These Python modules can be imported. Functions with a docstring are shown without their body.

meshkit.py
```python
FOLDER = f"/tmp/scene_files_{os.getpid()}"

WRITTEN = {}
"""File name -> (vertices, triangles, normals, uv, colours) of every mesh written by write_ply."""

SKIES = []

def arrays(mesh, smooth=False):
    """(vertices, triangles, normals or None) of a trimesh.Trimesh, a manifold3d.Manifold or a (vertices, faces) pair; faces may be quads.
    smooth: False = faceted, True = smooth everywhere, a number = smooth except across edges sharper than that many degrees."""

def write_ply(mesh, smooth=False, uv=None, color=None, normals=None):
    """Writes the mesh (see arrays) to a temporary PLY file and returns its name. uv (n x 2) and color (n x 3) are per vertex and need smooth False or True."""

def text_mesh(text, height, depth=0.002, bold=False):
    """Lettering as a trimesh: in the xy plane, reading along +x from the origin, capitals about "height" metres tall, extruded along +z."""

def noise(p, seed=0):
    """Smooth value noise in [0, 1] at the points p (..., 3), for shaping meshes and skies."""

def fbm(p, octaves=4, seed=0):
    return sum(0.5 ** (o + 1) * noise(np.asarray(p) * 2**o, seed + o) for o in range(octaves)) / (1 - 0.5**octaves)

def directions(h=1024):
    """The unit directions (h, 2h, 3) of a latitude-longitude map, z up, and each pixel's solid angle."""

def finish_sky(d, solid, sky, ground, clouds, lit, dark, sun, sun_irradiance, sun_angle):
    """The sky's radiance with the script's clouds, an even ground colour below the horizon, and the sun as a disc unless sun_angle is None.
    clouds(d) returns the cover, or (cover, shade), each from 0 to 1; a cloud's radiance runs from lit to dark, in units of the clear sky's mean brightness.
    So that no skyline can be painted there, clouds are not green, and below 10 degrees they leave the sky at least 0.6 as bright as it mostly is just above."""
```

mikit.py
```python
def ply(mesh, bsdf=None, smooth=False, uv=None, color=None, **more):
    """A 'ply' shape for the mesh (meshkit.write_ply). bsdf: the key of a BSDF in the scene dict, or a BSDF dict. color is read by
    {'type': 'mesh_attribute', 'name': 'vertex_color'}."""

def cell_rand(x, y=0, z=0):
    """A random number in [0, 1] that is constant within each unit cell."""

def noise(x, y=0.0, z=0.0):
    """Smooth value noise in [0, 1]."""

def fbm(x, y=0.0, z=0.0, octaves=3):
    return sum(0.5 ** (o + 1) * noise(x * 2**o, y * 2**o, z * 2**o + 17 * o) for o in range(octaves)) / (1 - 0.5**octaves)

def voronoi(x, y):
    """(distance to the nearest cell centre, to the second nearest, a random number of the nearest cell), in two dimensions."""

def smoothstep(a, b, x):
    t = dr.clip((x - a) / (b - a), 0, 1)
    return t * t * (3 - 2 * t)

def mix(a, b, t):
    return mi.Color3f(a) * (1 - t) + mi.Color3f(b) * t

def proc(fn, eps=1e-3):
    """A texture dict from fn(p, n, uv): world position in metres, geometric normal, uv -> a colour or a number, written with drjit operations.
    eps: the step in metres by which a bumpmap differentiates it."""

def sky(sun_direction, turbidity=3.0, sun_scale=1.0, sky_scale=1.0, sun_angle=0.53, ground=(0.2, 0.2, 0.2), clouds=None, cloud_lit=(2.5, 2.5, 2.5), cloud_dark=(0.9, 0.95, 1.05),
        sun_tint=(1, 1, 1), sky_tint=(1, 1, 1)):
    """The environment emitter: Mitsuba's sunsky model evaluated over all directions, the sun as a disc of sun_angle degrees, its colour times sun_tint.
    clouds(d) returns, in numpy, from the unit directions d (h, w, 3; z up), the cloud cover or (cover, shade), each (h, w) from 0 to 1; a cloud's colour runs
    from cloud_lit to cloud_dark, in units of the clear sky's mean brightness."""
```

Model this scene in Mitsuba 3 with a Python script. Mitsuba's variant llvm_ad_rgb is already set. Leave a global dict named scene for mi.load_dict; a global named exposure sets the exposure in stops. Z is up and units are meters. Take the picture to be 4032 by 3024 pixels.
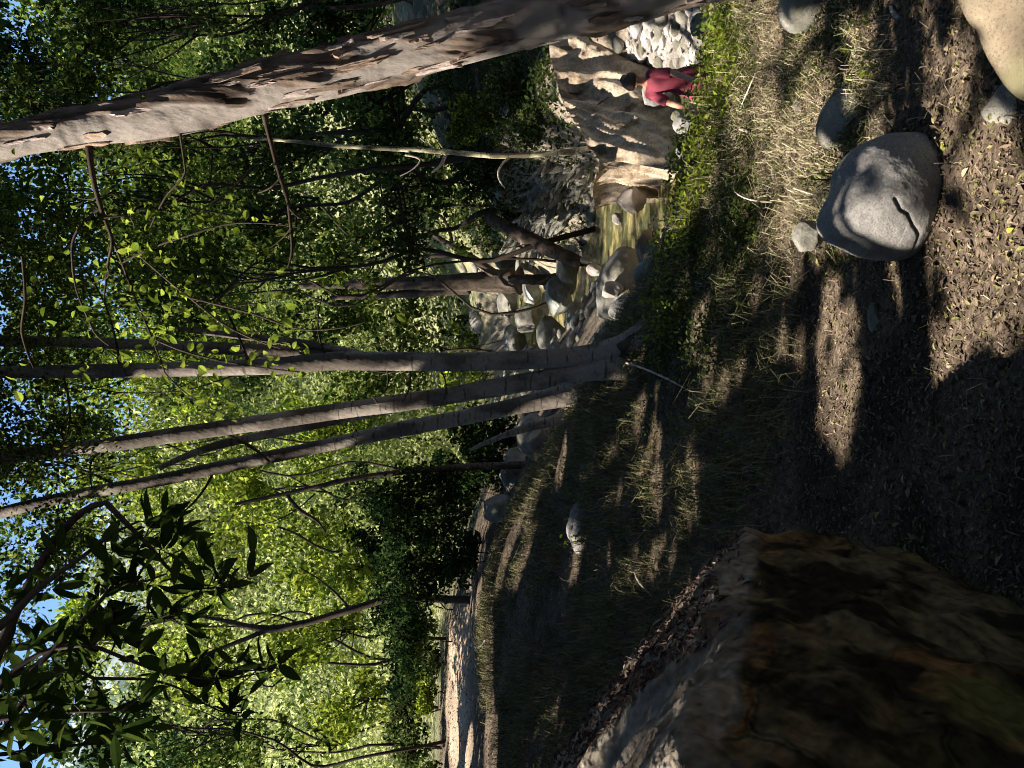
import math
import numpy as np, trimesh, mitsuba as mi, drjit as dr, mikit, meshkit
import manifold3d as m3
from scipy.interpolate import RBFInterpolator, RegularGridInterpolator, CubicSpline, PchipInterpolator
from scipy.ndimage import gaussian_filter
from mikit import noise, fbm, smoothstep, mix, proc, voronoi

scene, labels = {'type': 'scene'}, {}
R = np.random.default_rng(11)

# ------------------------------------------------------------------ camera, sky, exposure
# The photograph was taken upright and is shown lying on its side: world up points to the picture's left.
F, PITCH = 769.0, math.atan(13 / 769)
CAM = np.array([0, 0, 1.7])
FWD = np.array([0, math.cos(PITCH), math.sin(PITCH)])
scene['camera'] = {'type': 'perspective', 'fov': 67.32, 'fov_axis': 'x', 'near_clip': 0.05, 'far_clip': 900.0,
                   'to_world': mi.ScalarTransform4f().look_at(origin=CAM.tolist(), target=(CAM + FWD).tolist(), up=[1, 0, 0])}
SUN = np.array([-0.60, -0.11, 0.79]); SUN /= np.linalg.norm(SUN)
scene['sky'] = mikit.sky(SUN.tolist(), turbidity=2.0, sun_tint=(.94, 1.0, 1.10))
exposure = 3.2

def P(u, v, Y):
    """A point at distance Y ahead, measured on the upright photograph (768 x 1024)."""
    d = np.array([(u - 384) / F, FWD[1] + (v - 512) / F * FWD[2], FWD[2] - (v - 512) / F * FWD[1]])
    return CAM + d * (Y / d[1])

# ------------------------------------------------------------------ helpers
def add(key, shape, label=None, cat=None, group=None, kind=None):
    if shape is not None: scene[key] = shape
    e = {}
    if label: e['label'] = label
    if cat: e['category'] = cat
    if group: e['group'] = group
    if kind: e['kind'] = kind
    if e: labels[key] = e
    return key

_n = {}
def num(name):
    k = _n.get(name, 0); _n[name] = k + 1
    return name if k == 0 else f'{name}_{k:03d}'

def nz(a): return a / np.maximum(np.linalg.norm(a, axis=-1, keepdims=True), 1e-9)
def unit(n): return nz(R.normal(size=(n, 3)))
def join(parts):
    parts = [p for p in parts if p is not None and len(p[0])]
    off = np.cumsum([0] + [len(p[0]) for p in parts])
    return np.vstack([p[0] for p in parts]), np.vstack([np.asarray(p[1]) + o for p, o in zip(parts, off)])

def spline(pts, n):
    pts = np.asarray(pts, float)
    t = np.r_[0, np.cumsum(np.linalg.norm(np.diff(pts[:, :3], axis=0), axis=1) + 1e-6)]
    if len(pts) == 2: return pts[0] + (pts[1] - pts[0]) * np.linspace(0, 1, n)[:, None]
    return PchipInterpolator(t, pts)(np.linspace(0, t[-1], n))

def tube(pts, seg=10, n=None, rough=0.0, freq=3.0, seed=0, cap=True):
    """A tapered limb along rows (x, y, z, radius); rough: relief as a share of the radius."""
    pts = np.asarray(pts, float)
    if n is None: n = max(4, len(pts) * 4)
    s = spline(pts, n)
    c, r = s[:, :3], s[:, 3]
    t = nz(np.gradient(c, axis=0))
    ref = np.array([0.13, 1.0, 0.07]) if abs(t[0][1]) < .9 else np.array([1.0, 0, .1])
    a = nz(np.cross(t, ref)); b = np.cross(t, a)
    th = np.arange(seg) / seg * 2 * np.pi
    ring = np.cos(th)[None, :, None] * a[:, None] + np.sin(th)[None, :, None] * b[:, None]
    rr = r[:, None] * np.ones(seg)
    if rough:
        q = c[:, None] + ring * r[:, None, None]
        q2 = q * np.array([freq, freq, freq * .3])
        rr = rr * (1 + rough * (meshkit.fbm(q2, 3, seed) - .5) * 2)
    v = (c[:, None] + ring * rr[..., None]).reshape(-1, 3)
    i, j = np.meshgrid(np.arange(n - 1), np.arange(seg), indexing='ij')
    k = lambda i, j: i * seg + j % seg
    f = np.vstack([np.stack([k(i, j), k(i, j + 1), k(i + 1, j + 1)], -1).reshape(-1, 3), np.stack([k(i, j), k(i + 1, j + 1), k(i + 1, j)], -1).reshape(-1, 3)])
    if cap:
        m = len(v); v = np.vstack([v, c[0], c[-1]])
        j = np.arange(seg); e = (n - 1) * seg
        f = np.vstack([f, np.stack([np.full(seg, m), (j + 1) % seg, j], -1), np.stack([np.full(seg, m + 1), e + j, e + (j + 1) % seg], -1)])
    return v, f

def pxpath(rows):
    """(u, v, Y, width in pixels) -> (x, y, z, radius)."""
    return np.array([[*P(u, v, Y), w / 2 * Y / F] for u, v, Y, w in rows])

def leaf_set(c, d, n, L, W, fold=.3, curl=.1, fine=False):
    """Leaves with centre c, tip direction d, upward normal n, length L and width W; 2 triangles each, 8 when fine."""
    c, d = np.asarray(c), nz(d)
    s = nz(np.cross(d, n)); n = np.cross(s, d)
    L, W = np.broadcast_to(L, len(c))[:, None], np.broadcast_to(W, len(c))[:, None]
    if not fine:
        v = np.stack([c - d * L / 2, c - s * W / 2 + n * fold * W, c + d * L / 2 - n * curl * L, c + s * W / 2 + n * fold * W], 1).reshape(-1, 3)
        o = np.arange(len(c))[:, None, None] * 4
        return v, (np.array([[0, 2, 1], [0, 3, 2]])[None] + o).reshape(-1, 3)
    rows = [c - d * L / 2]
    for t, w in ((-.25, .8), (.02, 1.0), (.27, .7)):
        m = c + d * L * t + n * curl * L * (.5 - 2 * t * t - t * .4)
        rows += [m - s * W / 2 * w + n * fold * W * w * .5, m, m + s * W / 2 * w + n * fold * W * w * .5]
    rows.append(c + d * L / 2 - n * curl * L * .6)
    v = np.stack(rows, 1).reshape(-1, 3)
    f = [[0, 2, 1], [0, 3, 2]]
    for k in (1, 4):
        f += [[k, k + 1, k + 4], [k, k + 4, k + 3], [k + 1, k + 2, k + 5], [k + 1, k + 5, k + 4]]
    f += [[7, 8, 10], [8, 9, 10]]
    o = np.arange(len(c))[:, None, None] * 11
    return v, (np.array(f)[None] + o).reshape(-1, 3)

def blades(base, d, h, w, bend, up=np.array([0, 0, 1.0])):
    """Grass blades: 3 triangles each, leaning along the horizontal direction d."""
    s = nz(np.cross(d, up)); h = h[:, None]; w = np.broadcast_to(w, len(base))[:, None]; bend = bend[:, None]
    mid = base + up * h * .6 + d * h * bend * .3
    tip = base + up * h * (1 - .5 * bend) + d * h * bend
    v = np.stack([base - s * w / 2, base + s * w / 2, mid - s * w * .35, mid + s * w * .35, tip], 1).reshape(-1, 3)
    o = np.arange(len(base))[:, None, None] * 5
    return v, (np.array([[0, 1, 3], [0, 3, 2], [2, 3, 4]])[None] + o).reshape(-1, 3)

def colors(n, pal, per, jitter=.25):
    """One colour per leaf, from the palette, repeated for its PER vertices."""
    pal = np.asarray(pal, float)
    k = R.random(n) * (len(pal) - 1); i = np.minimum(k.astype(int), len(pal) - 2); t = (k - i)[:, None]
    c = pal[i] * (1 - t) + pal[i + 1] * t
    c = c * (1 + jitter * (R.random((n, 1)) * 2 - 1))
    return np.repeat(np.clip(c, 0, 1), per, axis=0)

# ------------------------------------------------------------------ terrain
CTRL = []
def g(u, v, Y, dz=0.0): p = P(u, v, Y); CTRL.append([p[0], p[1], p[2] + dz])
for x, y, z in [(-1, -5, .1), (3, -5, -.1), (0, 0, 0), (-.6, 2, 0), (.6, 2, 0), (2, 2, 0), (0, 3.5, 0), (1.2, 3.5, 0), (2.5, 3.5, -.02), (-.75, 3.4, 0), (0, 5, .03), (1.2, 5, .02), (2.6, 5, 0),
                (5, 2, -.3), (5, 5, -.5), (9, 3, -1.2), (-2.2, 1, .75), (-3, 3, 1.1), (-2.2, 4.3, .65), (-6, 0, 2), (-8, 6, 2.6), (-14, 2, 4), (14, 3, -1.0), (22, 6, 1.5), (-3.6, 6, 1.15), (1.2, 6.2, .06), (2.4, 6.2, .05)]:
    CTRL.append([x, y, z])
for q in [(240, 700, 6.3), (100, 600, 8.2), (20, 545, 9), (-120, 500, 10), (300, 680, 6.2), (330, 740, 5.3), (300, 620, 8.2), (240, 586, 10), (370, 563, 11), (305, 552, 12), (212, 492, 14), (120, 481, 15), (60, 492, 16), (20, 450, 20), (60, 446, 22), (140, 448, 22),
          (-150, 450, 18), (400, 655, 8.2), (345, 600, 9), (430, 655, 8.3), (500, 660, 8.1), (560, 675, 7.9), (640, 697, 7.4), (690, 708, 7.1), (770, 715, 6.8), (860, 740, 6.4),
          (300, 520, 17), (340, 530, 18), (250, 480, 21),
          (690, 758, 9.4), (760, 705, 12), (720, 692, 12.5), (720, 642, 16.5), (850, 720, 11), (640, 705, 11.2),
          (620, 672, 13.6), (600, 668, 14.2), (470, 655, 15), (435, 640, 14.5), (620, 560, 17.2), (700, 560, 17.5), (560, 560, 23), (620, 500, 20.5), (620, 430, 25), (700, 480, 21.5), (760, 400, 25), (800, 560, 18), (510, 527, 30), (530, 450, 36), (860, 470, 20),
          (450, 572, 24), (455, 547, 28), (450, 512, 34), (440, 482, 40), (470, 470, 44), (390, 500, 30), (410, 540, 22),
          (0, 432, 30), (200, 440, 30), (350, 450, 40), (420, 440, 50), (-300, 400, 30), (100, 300, 60), (650, 270, 60), (384, 340, 75), (-100, 130, 100), (850, 120, 100), (384, 170, 115), (560, 330, 50), (900, 300, 35), (-400, 250, 60), (150, 380, 45)]:
    g(*q)
WATER = [P(*q) for q in [(860, 800, 8.2), (740, 745, 9.8), (650, 700, 12), (603, 668, 14.2), (566, 655, 16), (553, 628, 19), (538, 602, 22.5), (500, 590, 24.5), (462, 574, 27), (452, 546, 31), (446, 510, 37)]]
for w in WATER[:8]: CTRL.append([w[0], w[1], w[2] - .16])
CLIFF_TOP = [(735, 550, 14.7), (700, 556, 14.5), (676, 562, 14.3), (648, 571, 14.0), (622, 587, 13.6), (606, 604, 13.2), (597, 600, 13.9), (585, 598, 15.2), (568, 602, 17)]
for q in CLIFF_TOP[:8]:
    p = P(*q); d = np.array([.45, .9]); CTRL += [[p[0] + d[0], p[1] + d[1], p[2] - .02], [p[0] + 2.2 * d[0], p[1] + 2.2 * d[1], p[2] + .16]]
CTRL = np.array(CTRL)
_rbf = RBFInterpolator(CTRL[:, :2], CTRL[:, 2], kernel='linear', smoothing=0.004)
_a, _b = np.linspace(-1.15, 1.15, 300), np.linspace(math.log(1.6), math.log(150), 320)
_A, _B = np.meshgrid(_a, _b, indexing='ij')
_Y = np.exp(_B) - 7; _X = _A * np.exp(_B)
_Z = _rbf(np.stack([_X.ravel(), _Y.ravel()], 1)).reshape(_X.shape)
_Z = gaussian_filter(_Z, 2.0)
_sc = np.clip((_Y + 6) / 26, .25, 3.0)
_pt = np.stack([_X, _Y, np.zeros_like(_X)], -1)
_Z += (meshkit.fbm(_pt * 1.1, 4, 3) - .5) * .22 * _sc + (meshkit.fbm(_pt * 5, 2, 9) - .5) * .035
_wl = np.array(WATER)
def creek_near(x, y):
    """Distance of points (x, y) from the creek's line, and the water level there."""
    x, y = np.asarray(x, float), np.asarray(y, float)
    best, lev = np.full(x.shape, 1e9), np.zeros(x.shape)
    for a, b in zip(_wl[:-1], _wl[1:]):
        d = (b - a)[:2]; t = np.clip(((x - a[0]) * d[0] + (y - a[1]) * d[1]) / (d @ d), 0, 1)
        r = np.hypot(x - a[0] - t * d[0], y - a[1] - t * d[1]); m = r < best
        best = np.where(m, r, best); lev = np.where(m, a[2] + t * (b - a)[2], lev)
    return best, lev
def creek_dist(x, y): return creek_near(x, y)[0]
_cd, _cl = creek_near(_X, _Y)
_bed = _cl - .22 + .13 * _cd ** 2
_k = np.clip((2.4 - _cd) / 1.0, 0, 1); _k = _k * _k * (3 - 2 * _k)
_Z = _Z * (1 - _k) + np.minimum(_Z, _bed) * _k
_H = RegularGridInterpolator((_a, _b), _Z, bounds_error=False, fill_value=None)
def H(x, y):
    x, y = np.asarray(x, float), np.asarray(y, float)
    b = np.log(np.maximum(y + 7, 1.6))
    return _H(np.stack([np.clip(x / np.exp(b), -1.15, 1.15), np.clip(b, _b[0], _b[-1])], -1))
def ground_normal(x, y, e=.06):
    dx = (H(x + e, y) - H(x - e, y)) / (2 * e); dy = (H(x, y + e) - H(x, y - e)) / (2 * e)
    return nz(np.stack([-dx, -dy, np.ones_like(dx)], -1))
def onground(u, v, y0=1.5, y1=90):
    """Where the sight line through a pixel meets the ground."""
    ys = np.exp(np.linspace(math.log(y0), math.log(y1), 500))
    p = np.array([P(u, v, y) for y in ys]); h = H(p[:, 0], p[:, 1])
    k = np.argmax(p[:, 2] <= h)
    return p[k]

# ------------------------------------------------------------------ materials
def two(b): return {'type': 'twosided', 'bsdf': b}
def princ(col, rough=.8, spec=.3, **k): return two({'type': 'principled', 'base_color': col, 'roughness': rough, 'specular': spec, **k})
def bump(b, fn, scale=1.0, eps=2e-3): return two({'type': 'bumpmap', 'arbitrary': proc(fn, eps), 'scale': scale, 'nested': b['bsdf']})

def c_ground(p, n, uv):
    f = fbm(p.x * 3, p.y * 3, p.z * 3, 4); k = noise(p.x * 40, p.y * 40, 3)
    d1, d2, w = voronoi(p.x * 34 + 3 * noise(p.x * 9, p.y * 9), p.y * 48)      # chips and leaf scraps
    soil = mix((.040, .031, .024), (.110, .086, .066), smoothstep(.3, .7, f)) * (.45 + .5 * k + 1.0 * w * smoothstep(.02, .22, d2 - d1))
    sand = mix((.16, .14, .11), (.34, .30, .25), f) * (.6 + .7 * k)
    path = mix((.33, .25, .18), (.47, .38, .29), f) * (.85 + .3 * k)
    wood = mix((.10, .12, .045), (.30, .30, .17), f) * (.6 + .8 * noise(p.x * 6, p.y * 6, p.z * 6))
    c = mix(mix(soil, sand, uv.x), path, uv.y)
    return mix(c, wood, smoothstep(20, 34, p.y) * (1 - uv.x) * (1 - uv.y))
scene['m_ground'] = bump(princ(proc(c_ground), .95, .1), lambda p, n, uv: fbm(p.x * 30, p.y * 30, p.z * 30, 3) * .016, 1.0, 3e-3)

def granite(a, b, dark, fleck=1.0, lichen=None):
    def fn(p, n, uv):
        f = fbm(p.x * 4, p.y * 4, p.z * 4, 4)
        k = fbm(p.x * 190, p.y * 190, p.z * 190, 2); k2 = fbm(p.x * 90 + 9, p.y * 90, p.z * 90, 2)
        c = mix(a, b, smoothstep(.25, .75, f)) * (1 - fleck * .4 * smoothstep(.5, .75, k) + fleck * .25 * smoothstep(.55, .8, k2))
        st = smoothstep(.55, .75, fbm(p.x * 2 + 7, p.y * 2, p.z * 1.2, 4))
        c = mix(c, dark, st * .75) * (.75 + .5 * fbm(p.x * 3.1, p.y * 3.1 + 3, p.z * 3.1, 4))
        if lichen is not None: c = mix(c, lichen, smoothstep(.60, .72, fbm(p.x * 7, p.y * 7 + 31, p.z * 7, 3)) * .6)
        return c
    return fn
def b_rock(p, n, uv): return fbm(p.x * 22, p.y * 22, p.z * 22, 4) * .012
scene['m_granite'] = bump(princ(proc(granite((.17, .167, .167), (.27, .266, .262), (.11, .106, .10))), .75, .3), b_rock)
scene['m_greyrock'] = bump(princ(proc(granite((.14, .138, .12), (.25, .245, .22), (.085, .08, .062), .7, (.13, .14, .07))), .8, .25), b_rock)
scene['m_palerock'] = bump(princ(proc(granite((.27, .25, .24), (.42, .395, .38), (.17, .15, .135), .8)), .8, .25), b_rock)
scene['m_tanrock'] = bump(princ(proc(granite((.15, .12, .085), (.27, .225, .165), (.07, .055, .038), .8, (.15, .15, .08))), .85, .2), b_rock)
scene['m_wetrock'] = princ(proc(granite((.13, .14, .13), (.24, .25, .24), (.08, .09, .07), .7, (.10, .13, .05))), .4, .5)

def cells(p):
    wob = 1.3 * fbm(p.x * 2.2, p.y * 2.2, p.z * 2.2, 5)
    return voronoi(p.y * 2.1 + p.x * .5 + wob, p.z * 2.6 - p.x * .6 + wob)
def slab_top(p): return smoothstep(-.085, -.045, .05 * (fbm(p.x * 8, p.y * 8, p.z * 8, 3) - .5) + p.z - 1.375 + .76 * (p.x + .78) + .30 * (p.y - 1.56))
def c_brown(p, n, uv):
    d1, d2, w = cells(p)
    f = fbm(p.x * 5, p.y * 5, p.z * 5, 5); g_ = fbm(p.x * 34, p.y * 34, p.z * 34, 5)
    c = mix((.020, .016, .010), (.135, .104, .057), smoothstep(.40, .62, f))
    c = mix(c, (.22, .10, .035), smoothstep(.62, .9, w) * .65 * smoothstep(.4, .6, f))
    c = mix(c, (.15, .145, .05), smoothstep(.55, .7, fbm(p.x * 1.7 + 40, p.y * 1.7, p.z * 1.7, 3)) * .6)
    crack = smoothstep(.0, .05, d2 - d1 + .06 * (g_ - .5))
    crack = 1 - .7 * (1 - crack) * smoothstep(.42, .65, fbm(p.x * 1.5, p.y * 1.5 + 9, p.z * 1.5, 3))
    c = c * (.18 + .82 * crack)
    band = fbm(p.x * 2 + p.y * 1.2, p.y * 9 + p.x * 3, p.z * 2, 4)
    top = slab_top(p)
    c = mix(c, mix((.12, .10, .08), (.30, .265, .22), smoothstep(.3, .7, band)), top * .85)  # slab top painted lighter than the face, as if catching light
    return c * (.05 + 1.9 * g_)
def b_brown(p, n, uv):
    d1, d2, w = cells(p)
    return fbm(p.x * 10, p.y * 10, p.z * 12, 6) * .085 + smoothstep(.0, .10, d2 - d1) * .025 * (1 - slab_top(p))
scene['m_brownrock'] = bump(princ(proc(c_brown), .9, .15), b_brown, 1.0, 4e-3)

def c_cliff(p, n, uv):
    s = fbm(p.x * 1.6, p.y * 1.6, p.z * 1.1, 4); t = fbm(p.x * 9, p.y * 9, p.z * 6.0, 5)
    c = mix((.27, .21, .15), (.54, .45, .35), smoothstep(.3, .7, s * .5 + t * .5))
    c = mix(c, (.42, .36, .31), smoothstep(.6, .75, t) * .5)
    c = mix(c, (.075, .058, .04), smoothstep(.55, .7, fbm(p.x * 4 + 9, p.y * 4, p.z * 2.2, 4)) * .75)
    return c * (.7 + .6 * noise(p.x * 40, p.y * 40, p.z * 40))
def b_cliff(p, n, uv): return fbm(p.x * 8, p.y * 8, p.z * 5, 5) * .05
scene['m_cliff'] = bump(princ(proc(c_cliff), .9, .15), b_cliff, 1.0, 6e-3)

def bark(light, mid, dark, patch, cell):
    def fn(p, n, uv):
        f = fbm(p.x * patch, p.y * patch, p.z * patch * .35, 4)
        c = mix(light, mid, smoothstep(.42, .62, f))
        ring = fbm(p.x * 7, p.y * 7, p.z * cell * 2.6, 3)
        c = mix(c, dark, smoothstep(.62, .72, ring) * .75)
        c = c * (.72 + .56 * fbm(p.x * 2.2, p.y * 2.2, p.z * .9 + 3, 3))
        return c * (.82 + .36 * noise(p.x * 50, p.y * 50, p.z * 30))
    return fn
scene['m_bark_pale'] = bump(princ(proc(bark((.44, .36, .33), (.26, .20, .17), (.07, .05, .04), 5, 9)), .85, .2), lambda p, n, uv: fbm(p.x * 14, p.y * 14, p.z * 6, 4) * .016)
scene['m_bark_alder'] = bump(princ(proc(bark((.25, .222, .195), (.105, .09, .078), (.045, .038, .032), 4, 12)), .85, .2), lambda p, n, uv: fbm(p.x * 20, p.y * 20, p.z * 9, 3) * .012)
scene['m_bark_dark'] = princ(proc(bark((.085, .066, .052), (.05, .039, .031), (.02, .016, .013), 7, 7)), .9, .15)
scene['m_bark_plate'] = bump(princ(proc(bark((.30, .225, .18), (.17, .115, .085), (.06, .04, .03), 11, 8)), .9, .15), lambda p, n, uv: fbm(p.x * 30, p.y * 30, p.z * 12, 3) * .01)
scene['m_bark_grey'] = princ(proc(bark((.34, .30, .26), (.22, .19, .16), (.08, .065, .05), 5, 9)), .9, .15)
scene['m_bark_mottled'] = princ(proc(bark((.42, .40, .26), (.10, .09, .06), (.04, .035, .025), 6, 6)), .9, .15)
scene['m_bark_shade'] = princ({'type': 'rgb', 'value': [.040, .032, .025]}, .95, .05)
scene['m_deadwood'] = princ(proc(bark((.50, .45, .40), (.36, .31, .26), (.2, .17, .13), 10, 8)), .9, .15)

VC = {'type': 'mesh_attribute', 'name': 'vertex_color'}
scene['m_bark_vc'] = bump(princ(VC, .85, .2), lambda p, n, uv: fbm(p.x * 26, p.y * 26, p.z * 11, 4) * .012)
scene['m_leaf'] = {'type': 'principledthin', 'base_color': VC, 'roughness': .30, 'diff_trans': 1.3, 'eta': 1.5}
scene['m_leaf_glossy'] = {'type': 'principledthin', 'base_color': VC, 'roughness': .28, 'diff_trans': .75, 'eta': 1.5}
scene['m_litter'] = two({'type': 'principled', 'base_color': VC, 'roughness': .75, 'specular': .25})
scene['m_plain'] = two({'type': 'principled', 'base_color': VC, 'roughness': .8, 'specular': .2})

# ------------------------------------------------------------------ the setting
def grid_mesh(v, nu, nv):
    i, j = np.meshgrid(np.arange(nu - 1), np.arange(nv - 1), indexing='ij'); a = i * nv + j
    return v.reshape(-1, 3), np.vstack([np.stack([a, a + nv, a + nv + 1], -1).reshape(-1, 3), np.stack([a, a + nv + 1, a + 1], -1).reshape(-1, 3)])

PATHLINE = np.array([onground(u, v, 12)[:2] for u, v in [(-60, 462), (20, 458), (70, 462), (110, 452)]])
def path_mask(x, y):
    q = np.stack([x, y], -1)[..., None, :]; a, d = PATHLINE[:-1], np.diff(PATHLINE, axis=0)
    t = np.clip(((q - a) * d).sum(-1) / (d * d).sum(-1), 0, 1)
    return np.linalg.norm(q - a - t[..., None] * d, axis=-1).min(-1)
def make_ground():
    na, nb = 270, 310
    a, b = np.meshgrid(np.linspace(-1.1, 1.1, na), np.linspace(math.log(1.9), math.log(145), nb), indexing='ij')
    y = np.exp(b) - 7; x = a * np.exp(b)
    v = np.stack([x, y, H(x, y)], -1)
    sand = np.clip(1.6 - creek_dist(x, y) / 2.4, 0, 1) * np.clip((y - 7) / 2, 0, 1) * np.clip((60 - y) / 15, 0, 1)
    slope = np.clip(1 - path_mask(x, y) / 2.6 + (meshkit.noise(v * 1.2) - .5) * .9, 0, 1)
    far = np.clip((y - 28) / 30, 0, 1)
    v, f = grid_mesh(v, na, nb)
    uv = np.stack([sand.ravel(), slope.ravel()], -1)
    add('ground', mikit.ply((v, f), 'm_ground', smooth=True, uv=uv), 'dark leaf-strewn forest floor falling from the footpath to the stream', kind='structure')
make_ground()

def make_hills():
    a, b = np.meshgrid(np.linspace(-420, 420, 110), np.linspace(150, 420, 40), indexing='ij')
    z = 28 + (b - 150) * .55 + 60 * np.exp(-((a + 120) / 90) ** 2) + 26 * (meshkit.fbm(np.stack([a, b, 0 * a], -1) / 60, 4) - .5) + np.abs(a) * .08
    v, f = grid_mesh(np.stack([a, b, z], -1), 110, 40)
    add('hills', mikit.ply((v, f), 'm_hills', smooth=True), 'pale rocky hillside far behind the trees, haze painted into its colour', kind='structure')
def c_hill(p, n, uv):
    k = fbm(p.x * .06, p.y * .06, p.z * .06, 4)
    return mix((.34, .36, .36), (.14, .18, .13), smoothstep(.4, .6, k))  # distance haze is put into this pale bluish grey
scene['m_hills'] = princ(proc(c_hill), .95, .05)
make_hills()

# water: one sheet along the creek, rippled
def c_water(p, n, uv):
    k = fbm(p.x * 2.5, p.y * 2.5, 1, 4); s = fbm(p.x * 9, p.y * 9, 4, 3)
    c = mix((.055, .06, .028), (.22, .19, .085), smoothstep(.38, .68, k))
    return c * (.6 + .8 * s)
scene['m_water'] = two({'type': 'bumpmap', 'arbitrary': proc(lambda p, n, uv: fbm(p.x * 5, p.y * 9, p.z, 3) * .02, 4e-3), 'scale': 1.0,
                        'nested': {'type': 'principled', 'base_color': proc(c_water), 'roughness': .05, 'specular': .55, 'clearcoat': .6, 'clearcoat_gloss': .95}})
def make_water():
    W = np.array(WATER); s = spline(np.c_[W, [1.0, 1.1, 1.2, 1.5, 1.9, 1.8, 1.7, 1.7, 1.5, 1.4, 1.4]], 160)
    # pools and drops: the level falls in steps upstream of the big pool
    z = s[:, 2].copy(); k = np.arange(160)
    t = nz(np.gradient(s[:, :2], axis=0)); nrm = np.stack([t[:, 1], -t[:, 0]], -1)
    w = np.linspace(-1.25, 1.25, 26)
    xy = s[:, None, :2] + nrm[:, None] * (w[None, :, None] * s[:, None, 3:4])
    q = np.concatenate([xy, z[:, None, None] * np.ones((1, 26, 1))], -1)
    q[..., 2] += (meshkit.fbm(np.concatenate([xy * 2.4, 0 * xy[..., :1]], -1), 3) - .5) * .035
    v, f = grid_mesh(q, 160, 26)
    add('stream', mikit.ply((v, f), 'm_water', smooth=True), 'shallow clear stream with olive pools between boulders', kind='structure')
make_water()

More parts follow.
